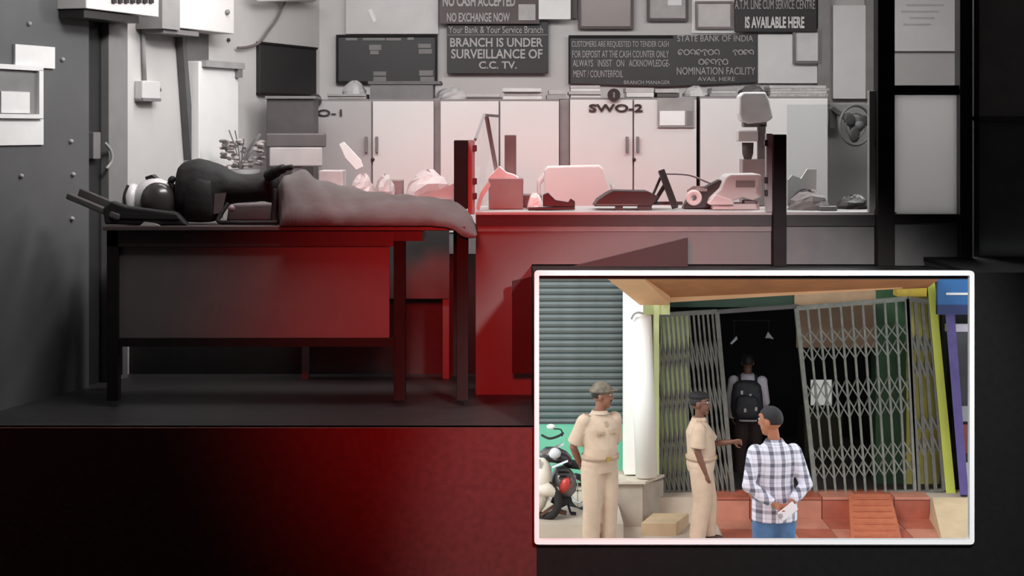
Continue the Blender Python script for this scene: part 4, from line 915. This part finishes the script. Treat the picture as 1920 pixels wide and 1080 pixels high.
def person(name, D, xpx, ytop, H, face, head_face, label, skin, arms, shirt_m, trouser_m, sleeve, hem, legs=None, lean=(0, 0), belly=1.0, hair='short', cap=None, belt=None, shoe=shoe_b, shirt_loose=.0, girth=1.0, hsc=1.0, hoff=0.0):
    s = H/1.75
    top = px(xpx, ytop, D); base = Vector((top.x, D, top.z-H))
    R = empty(name, base, label, 'person')
    fa = math.radians(face); f = Vector((math.cos(fa), math.sin(fa), 0)); l = Vector((-math.sin(fa), math.cos(fa), 0)); u = Vector((0, 0, 1))
    def P(side, fwd, up_):
        k = up_/1.75; return base+(l*side+f*fwd+u*up_)*s+Vector((lean[0]*k, lean[1]*k, 0))
    ha = math.radians(head_face); hf = Vector((math.cos(ha), math.sin(ha), 0)); hl_ = Vector((-math.sin(ha), math.cos(ha), 0))
    def Hd(side, fwd, up_):
        k = up_/1.75; c = P(0, .02, 1.6); return Vector((c.x+hoff*max(0, up_-1.5)/.15*.6, c.y, base.z+1.53*s))+(hl_*side+hf*fwd+u*(up_-1.53))*s*hsc
    def ring(up_, a, b, fwd=0, n=20):
        c = P(0, fwd, up_); return [c+(l*a*math.cos(2*math.pi*k/n)+f*b*math.sin(2*math.pi*k/n))*s for k in range(n)]
    tors = [(.86, .155, .11, 0), (.94, .165, .12, 0), (1.02, .15, .115*belly, .01*belly), (1.12, .152, .118*belly, .015*belly), (1.22, .165, .122, .01), (1.32, .178, .12, .005), (1.39, .17, .1, 0), (1.44, .12, .08, -.01), (1.475, .068, .066, 0)]
    tors = [(z, a*(1+(girth-1)*min(1, max(0, (1.46-z)/.12))), b*(1+(girth-1)*min(1, max(0, (1.46-z)/.12))), fw) for z, a, b, fw in tors]
    def torso(mb, d, z0=.8, z1=2, fl=0):
        return mb.loft([ring(z, a+d+(fl if z < 1.1 else 0), b+d+(fl if z < 1.1 else 0), fw) for z, a, b, fw in tors if z0 <= z <= z1])
    hipL, hipR = (.088, 0, .9), (-.088, 0, .9)
    L = legs or {'L': [(.088, 0, .9), (.1, .02, .5), (.1, -.01, .09)], 'R': [(-.088, 0, .9), (-.1, .02, .5), (-.1, -.01, .09)]}
    body = MB(); torso(body, -.008)
    for k in L:
        a_, b_, c_ = [P(*q) for q in L[k]]; body.tube([a_, (a_+b_)/2, b_, (b_+c_)/2, c_], [.082*s, .07*s, .054*s, .052*s, .036*s], 12)
    # neck and head
    body.tube([P(0, 0, 1.43), P(0, .012, 1.5), Hd(0, .0, 1.585)], [.062*s, .054*s, .056*s], 14)
    body.ell(Hd(0, -.005, 1.66), hl_*.074*s*hsc, hf*.094*s*hsc, u*.092*s*hsc, 20, 14)
    body.ell(Hd(0, .03, 1.605), hl_*.06*s*hsc, hf*.06*s*hsc, u*.082*s*hsc, 18, 12)
    body.ell(Hd(0, .058, 1.55), hl_*.034*s*hsc, hf*.032*s*hsc, u*.03*s*hsc, 12, 8)
    body.ell(Hd(0, .092, 1.618), hl_*.015*s*hsc, hf*.022*s*hsc, u*.024*s*hsc, 10, 7)
    body.ell(Hd(0, .086, 1.645), hl_*.01*s*hsc, hf*.014*s*hsc, u*.03*s*hsc, 10, 7)
    body.ell(Hd(0, .066, 1.682), hl_*.05*s*hsc, hf*.024*s*hsc, u*.014*s*hsc, 12, 7)
    for sd in (1, -1): body.ell(Hd(sd*.076, -.008, 1.63), hl_*.012*s*hsc, hf*.02*s*hsc, u*.032*s*hsc, 10, 7)
    # arms: shoulder, elbow, wrist; hand direction and palm normal in person axes
    info = {}
    for key, A in arms.items():
        sg = 1 if key == 'L' else -1
        sh_, el, wr = P(*A['sh']) if 'sh' in A else P(sg*.185, 0, 1.4), P(*A['el']), P(*A['wr'])
        body.ell(sh_, l*.06*s, f*.062*s, u*.062*s, 12, 8)
        body.tube([sh_, (sh_+el)/2, el, (el+wr)/2, wr], [.054*s, .048*s, .041*s, .04*s, .028*s], 12)
        body.ell(el, l*.038*s, f*.038*s, u*.038*s, 10, 7)
        def V(q): return (l*q[0]+f*q[1]+u*q[2])
        d = V(A['dir']).normalized(); n = V(A['nrm']); n = (n-d*n.dot(d)).normalized(); q = d.cross(n)*A.get('side', sg)
        hs = s*.95
        rings = []
        for t, wdt, th in ((-.01, .026, .022), (.03, .034, .016), (.065, .041, .015), (.095, .04, .012)):
            c = wr+d*t*hs; rings.append([c+(q*wdt*math.cos(2*math.pi*k/12)+n*th*math.sin(2*math.pi*k/12))*hs for k in range(12)])
        body.loft(rings)
        curl = A.get('curl', 25)
        for i, (o_, ln) in enumerate(((-.031, .062), (-.0105, .075), (.0105, .08), (.031, .07))):
            p = wr+(d*.088+q*o_)*hs; dd = (d+q*o_*3).normalized(); pts = [p-dd*.02*hs]; a_ = 0
            for seg, fr in enumerate((.45, .3, .25)):
                pts.append(p); a_ += math.radians(curl*(.6 if seg == 0 else 1))
                p = p+(dd*math.cos(a_)+n*math.sin(a_))*ln*fr*hs
            pts.append(p); body.tube(pts, [.0095*hs, .0095*hs, .009*hs, .008*hs, .0068*hs], 8)
        p = wr+(d*.025+q*.03)*hs; td = (d*.6+q*.75+n*.25).normalized(); p2 = p+td*.04*hs; p3 = p2+(d*.85+q*.25+n*.4).normalized()*.032*hs; p4 = p3+(d*.95+n*.45).normalized()*.024*hs
        body.tube([p-td*.01*hs, p2, p3, p4], [.015*hs, .012*hs, .0105*hs, .008*hs], 8)
        info[key] = (sh_, el, wr, d, n, q)
    solid('body', body, skin, R, .0075, 3)
    # face
    for sd in (1, -1):
        e = mk('eye', MB().ell(Hd(sd*.031, .079, 1.652), hl_*.013*s*hsc, hf*.009*s*hsc, u*.0085*s*hsc, 10, 7), eyew, R, smooth=True)
        mk('pupil', MB().ell(Hd(sd*.031, .0865, 1.652), hl_*.006*s*hsc, hf*.003*s*hsc, u*.006*s*hsc, 8, 6), eyed, e, smooth=True)
        mk('eyebrow', MB().bar(Hd(sd*.016, .088, 1.675), Hd(sd*.05, .076, 1.677), .009*s*hsc, .008*s*hsc, up=hf), hairm, R)
    mk('mouth', MB().ell(Hd(0, .083, 1.573), hl_*.024*s*hsc, hf*.01*s*hsc, u*.0065*s*hsc, 12, 6), lipm, R, smooth=True)
    # hair / cap
    def dome(name, grow, m, cut, th=.006):
        mb = MB(); n1, n2 = 24, 14; c = Hd(0, -.008, 1.662); rings = []
        for j in range(n2+1):
            ph = math.pi/2*j/n2
            ring_ = []
            for k in range(n1):
                t = 2*math.pi*k/n1; fwd = math.sin(t); low = cut(fwd)
                zz = low+(1-low)*math.sin(ph) ; rr = math.sqrt(max(0, 1-min(1, zz*zz))) if j else math.sqrt(max(0, 1-low*low))
                ring_.append(c+hl_*(.074+grow)*s*hsc*rr*math.cos(t)+hf*(.094+grow)*s*hsc*rr*math.sin(t)+u*(.092+grow)*s*hsc*zz)
            rings.append(ring_)
        return mk(name, mb.loft(rings, caps=True), m, R, smooth=True)
    if hair: dome('hair', .004, hairm, lambda w_: .4 if w_ > .45 else (.05 if w_ > -.15 else -.42))
    if cap:
        dome('cap', .014, cap, lambda w_: .3 if w_ > .5 else .16)
        mk('cap_band', MB().loft([[Hd(0, -.008, 1.662)+(hl_*(.092)*math.cos(2*math.pi*k/24)+hf*.112*math.sin(2*math.pi*k/24))*s*hsc+u*z*s*hsc for k in range(24)] for z in (.006, .036)]), cap, R, smooth=True)
        mk('cap_peak', MB().ell(Hd(0, .1, 1.69), hl_*.06*s*hsc, hf*.052*s*hsc, u*.008*s*hsc, 18, 6), cap, R, smooth=True)
    # shirt
    sh = MB(); torso(sh, .012, z0=.9 if hem < .95 else 1.0, fl=shirt_loose)
    if hem < .9: sh.loft([ring(hem, .165*girth+shirt_loose+.016, .12*girth+shirt_loose+.016, 0), ring(.96, .168*girth+shirt_loose+.012, .122*girth+shirt_loose+.012, 0)])
    for key, (a_, b_, c_, d, n, q) in info.items():
        sh.ell(a_, l*.074*s, f*.074*s, u*.07*s, 12, 8)
        if sleeve == 'short': e = a_+(b_-a_)*.86; sh.tube([a_, a_+(e-a_)*.5, e], [.068*s*girth, .068*s*girth, .074*s*girth], 14)
        else: sh.tube([a_, (a_+b_)/2, b_, (b_+c_)/2, b_+(c_-b_)*.94], [.07*s*girth, .064*s*girth, .058*s*girth, .052*s*girth, .044*s], 14); sh.ell(b_, l*.058*s*girth, f*.058*s*girth, u*.058*s*girth, 12, 8)
    solid('shirt', sh, shirt_m, R, .011, 3)
    col = []
    for z, a_, b_ in ((1.452, .088, .084), (1.49, .072, .072), (1.5, .076, .076), (1.462, .1, .095)): col.append(ring(z, a_, b_, .002))
    mk('collar', MB().loft(col, caps=False), shirt_m, R, smooth=True)
    # trousers
    tr = MB(); tr.loft([ring(z, a_+.018, b_+.018, fw) for z, a_, b_, fw in tors if z <= 1.03])
    for k in L:
        a_, b_, c_ = [P(*q) for q in L[k]]; c2 = c_-Vector((0, 0, .03*s))
        tr.tube([a_, (a_+b_)/2, b_, (b_+c_)/2, c2], [.108*s*girth, .1*s*girth, .086*s*girth, .082*s*girth, .078*s*girth], 16)
    solid('trousers', tr, trouser_m, R, .012, 3)
    if belt:
        bl = mk('belt', MB().loft([ring(1.0, .175*girth+.008, .13*belly*girth+.01, .01), ring(1.045, .173*girth+.008, .13*belly*girth+.01, .01)]), belt, R, smooth=True)
        mk('buckle', MB().obox(P(0, .13*belly*girth+.022, 1.022), l*.03*s, f*.006, u*.022*s), brass, bl)
    for k in L:
        c_ = P(*L[k][2]); g = Vector((c_.x, c_.y, base.z)); sg = 1 if k == 'L' else -1
        ft = MB().ell(g+f*.055*s+u*.035*s, l*.042*s, f*.13*s, u*.034*s, 16, 8).ell(g+u*.06*s, l*.04*s, f*.05*s, u*.05*s, 14, 8)
        o_ = mk('shoe', ft, shoe, R, smooth=True)
        mk('sole', MB().ell(g+f*.055*s+u*.012*s, l*.045*s, f*.135*s, u*.012*s, 16, 6), hairm, o_, smooth=True)
    R['_s'] = s
    return R, P, Hd, info, s, l, f, u

# guard in khaki, three-quarter view, hands behind his back
DEG = math.degrees
g = person('person', 16.8, 1124, 723, 1.77, -62, -8, 'person in khaki uniform and mottled cap, hands behind the back, beside the motorcycle', skin1,
    {'R': dict(el=(-.262, -.09, 1.12), wr=(-.13, -.19, .93), dir=(.9, -.1, -.35), nrm=(0, -1, .1), curl=30),
     'L': dict(el=(.25, -.1, 1.12), wr=(.08, -.2, .92), dir=(-.9, -.1, -.3), nrm=(0, -1, .1), curl=30)},
    khaki, khaki, 'short', 1.0, belly=1.15, hair='short', cap=capm, belt=khaki_d, girth=1.13, hsc=1.12, hoff=.03)
R, P, Hd, info, s, l, f, u = g
for sd in (1, -1):
    fp_ = mk('pocket_flap', MB().obox(P(sd*.085, .155, 1.285), l*.052*s, f*.008, u*.016*s), khaki_d, R, bevel=.003)
    mk('button', MB().ball(P(sd*.085, .167, 1.28), .007), brass, fp_, smooth=True)
    mk('shoulder_strap', MB().obox(P(sd*.13, 0, 1.452), l*.06*s-u*.018*s, f*.026*s, u*.006), khaki_d, R)
mk('placket', MB().bar(P(0, .165, 1.07), P(0, .134, 1.40), .03*s, .008, up=f), khaki_d, R)
for z in (1.1, 1.2, 1.3): mk('button', MB().ball(P(0, .152 if z < 1.25 else .142, z), .007), brass, R, smooth=True)
mk('moustache', MB().ell(Hd(0, .09, 1.59), (Vector((-math.sin(math.radians(-8)), math.cos(math.radians(-8)), 0)))*.03*s, Vector((math.cos(math.radians(-8)), math.sin(math.radians(-8)), 0))*.012*s, u*.009*s), hairm, R, smooth=True)

# younger man in khaki, seen from the side, reaching for the gate
g = person('person', 17.5, 1320, 742, 1.60, -6, -14, 'person in khaki uniform with black cap reaching out to the gate bars', skin2,
    {'L': dict(el=(.24, .16, 1.13), wr=(.2, .40, 1.17), dir=(-.2, 1, .05), nrm=(-1, 0, -.2), curl=55),
     'R': dict(el=(-.215, -.03, 1.12), wr=(-.205, .05, .87), dir=(.05, .25, -1), nrm=(1, .15, .1), curl=22)},
    khaki, khaki, 'short', 1.0, legs={'L': [(.088, 0, .9), (.1, .07, .5), (.1, .05, .09)], 'R': [(-.088, 0, .9), (-.09, .0, .5), (-.09, -.08, .09)]}, lean=(-.07, 0), belly=1.05, hair='short', belt=khaki_d, girth=1.28, hsc=1.2)
R, P, Hd, info, s, l, f, u = g
mk('beret', MB().ell(Hd(0, -.012, 1.712), l*.09*s*1.2, f*.108*s*1.2, u*.045*s*1.2, 20, 10), mat('beret_black', (30, 28, 30), .8), R, smooth=True)
mk('glasses', MB().torus(Hd(-.032, .098, 1.652), .021*s, .0025, f, 16, 5).torus(Hd(.032, .098, 1.652), .021*s, .0025, f, 16, 5).bar(Hd(-.05, .094, 1.655), Hd(-.078, .0, 1.655), .004, .004), mat('spectacle', (150, 150, 150), .3, .6), R)
mk('shoulder_strap', MB().obox(P(-.135, 0, 1.455), l*.055*s+u*.018*s, f*.026*s, u*.006), khaki_d, R)
mk('trouser_pocket', MB().obox(P(-.18, .02, .86), l*.006, f*.05*s+u*.012, u*.005), khaki_d, R)

# plaid-shirted man seen from behind
def plaid():
    m = bpy.data.materials.new('plaid_cloth'); m.use_nodes = True; n = m.node_tree.nodes; lk = m.node_tree.links; b = n['Principled BSDF']; b.inputs['Roughness'].default_value = .85
    tc = n.new('ShaderNodeTexCoord'); sp = n.new('ShaderNodeSeparateXYZ'); lk.new(tc.outputs['Object'], sp.inputs[0])
    def M(op, a_, b_=None):
        q = n.new('ShaderNodeMath'); q.operation = op
        for i, v in enumerate((a_, b_)):
            if v is None: continue
            if isinstance(v, (int, float)): q.inputs[i].default_value = v
            else: lk.new(v, q.inputs[i])
        return q.outputs[0]
    def band(src, period, width, ph=0.0): return M('LESS_THAN', M('FRACT', M('ADD', M('MULTIPLY', src, 1/period), ph)), width)
    ys = M('ADD', sp.outputs['X'], M('MULTIPLY', sp.outputs['Y'], .35))
    v1 = band(ys, .105, .36); v2 = band(ys, .105, .1, .45); h1 = band(sp.outputs['Z'], .105, .3); h2 = band(sp.outputs['Z'], .105, .1, .45)
    a_ = M('ADD', M('MULTIPLY', v1, .58), M('MULTIPLY', h1, .42)); c_ = M('MULTIPLY', M('ADD', v2, h2), .14); t = M('MINIMUM', M('ADD', a_, c_), .86)
    mx = n.new('ShaderNodeMix'); mx.data_type = 'RGBA'; lk.new(t, mx.inputs['Factor'])
    mx.inputs[6].default_value = (*srgb((236, 236, 246)), 1); mx.inputs[7].default_value = (*srgb((34, 34, 62)), 1)
    lk.new(mx.outputs[2], b.inputs['Base Color']); return m
jean = mat('denim', (84, 122, 164), .85, var=.15, scale=14, bump=.3)
g = person('person', 14.5, 1452, 771, 1.74, 96, 146, 'person in checked shirt and jeans seen from behind, holding a white phone', skin3,
    {'L': dict(sh=(.175, 0, 1.385), el=(.265, -.1, 1.1), wr=(.06, -.215, .95), dir=(-.85, -.1, -.25), nrm=(0, -.6, .8), curl=35),
     'R': dict(sh=(-.175, 0, 1.385), el=(-.265, -.1, 1.1), wr=(-.1, -.215, .97), dir=(.8, -.1, -.55), nrm=(0, .3, 1), curl=55)},
    plaid(), jean, 'long', .76, hair='short', shirt_loose=.012, girth=1.1, hsc=1.17, hoff=-.05)
R, P, Hd, info, s, l, f, u = g
ph_ = empty('phone', P(-.02, -.275, .88), 'white phone held behind the back by the person in the checked shirt', 'phone')
dv = (l*-.8+u*.6).normalized(); wv = (u*.8+l*.6).normalized()
mk('case', MB().obox(P(-.045, -.285, .905), dv*.085, wv*.045, f*.006), mat('phone_white', (246, 246, 248), .3, var=.0), ph_, bevel=.005)
mk('ring_grip', MB().ell(P(.025, -.293, .865), dv*.024, wv*.024, f*.008), mat('grip_grey', (170, 166, 164), .5), ph_, smooth=True)

# man with a backpack walking into the dark doorway
g = person('person', 20.0, 1402, 664, 1.66, 84, 84, 'person in white shirt with a black backpack entering the dark doorway', skin2,
    {'L': dict(el=(.235, -.05, 1.12), wr=(.2, -.01, .9), dir=(-.3, .1, -1), nrm=(-1, 0, -.1), curl=40),
     'R': dict(el=(-.235, .05, 1.12), wr=(-.2, .2, .98), dir=(.1, .8, -.4), nrm=(1, 0, 0), curl=40)},
    mat('lavender_shirt', (226, 220, 234), .85, var=.05, scale=9, bump=.4), mat('trouser_dark', (52, 40, 38), .85), 'long', .88, hair='short', shoe=mat('shoe_grey', (180, 170, 160), .5))
R, P, Hd, info, s, l, f, u = g
bk = empty('backpack', P(0, -.2, 1.0), 'black school backpack worn by the person in the doorway', 'backpack')
bmm = mat('backpack_cloth', (44, 44, 50), .6, var=.3, scale=20, bump=.3)
def rbox(c, a_, b_, h_, n=20, top=.7):
    rr = []
    for z, k in ((-1, .75), (-.9, .95), (-.4, 1.05), (.3, 1), (.75, .9), (.95, .65), (1, .4)):
        rr.append([c+l*a_*k*(abs(math.cos(t))**.7*math.copysign(1, math.cos(t)))+f*b_*k*(abs(math.sin(t))**.7*math.copysign(1, math.sin(t)))+u*h_*z for t in [2*math.pi*q/n for q in range(n)]])
    return MB().loft(rr)
mk('body', rbox(P(.02, -.24, 1.19), .2*s, .105*s, .25*s), bmm, bk, smooth=True)
mk('front_pocket', rbox(P(.02, -.36, 1.12), .15*s, .045*s, .14*s), bmm, bk, smooth=True)
for sd in (1, -1):
    mk('strap', MB().tube(curve_pts([P(sd*.1, -.14, 1.36), P(sd*.11, -.03, 1.47), P(sd*.11, .12, 1.4), P(sd*.12, .14, 1.2), P(sd*.13, -.06, 1.04)]), .018*s, 8), bmm, bk, smooth=True)
for (a_, z) in ((.09, 1.3), (-.02, 1.26), (.05, 1.08), (-.09, 1.1)): mk('reflector', MB().obox(P(a_, -.41 if z < 1.2 else -.352, z), l*.014, f*.006, u*.022), mat('reflector', (200, 200, 206), .3), bk)
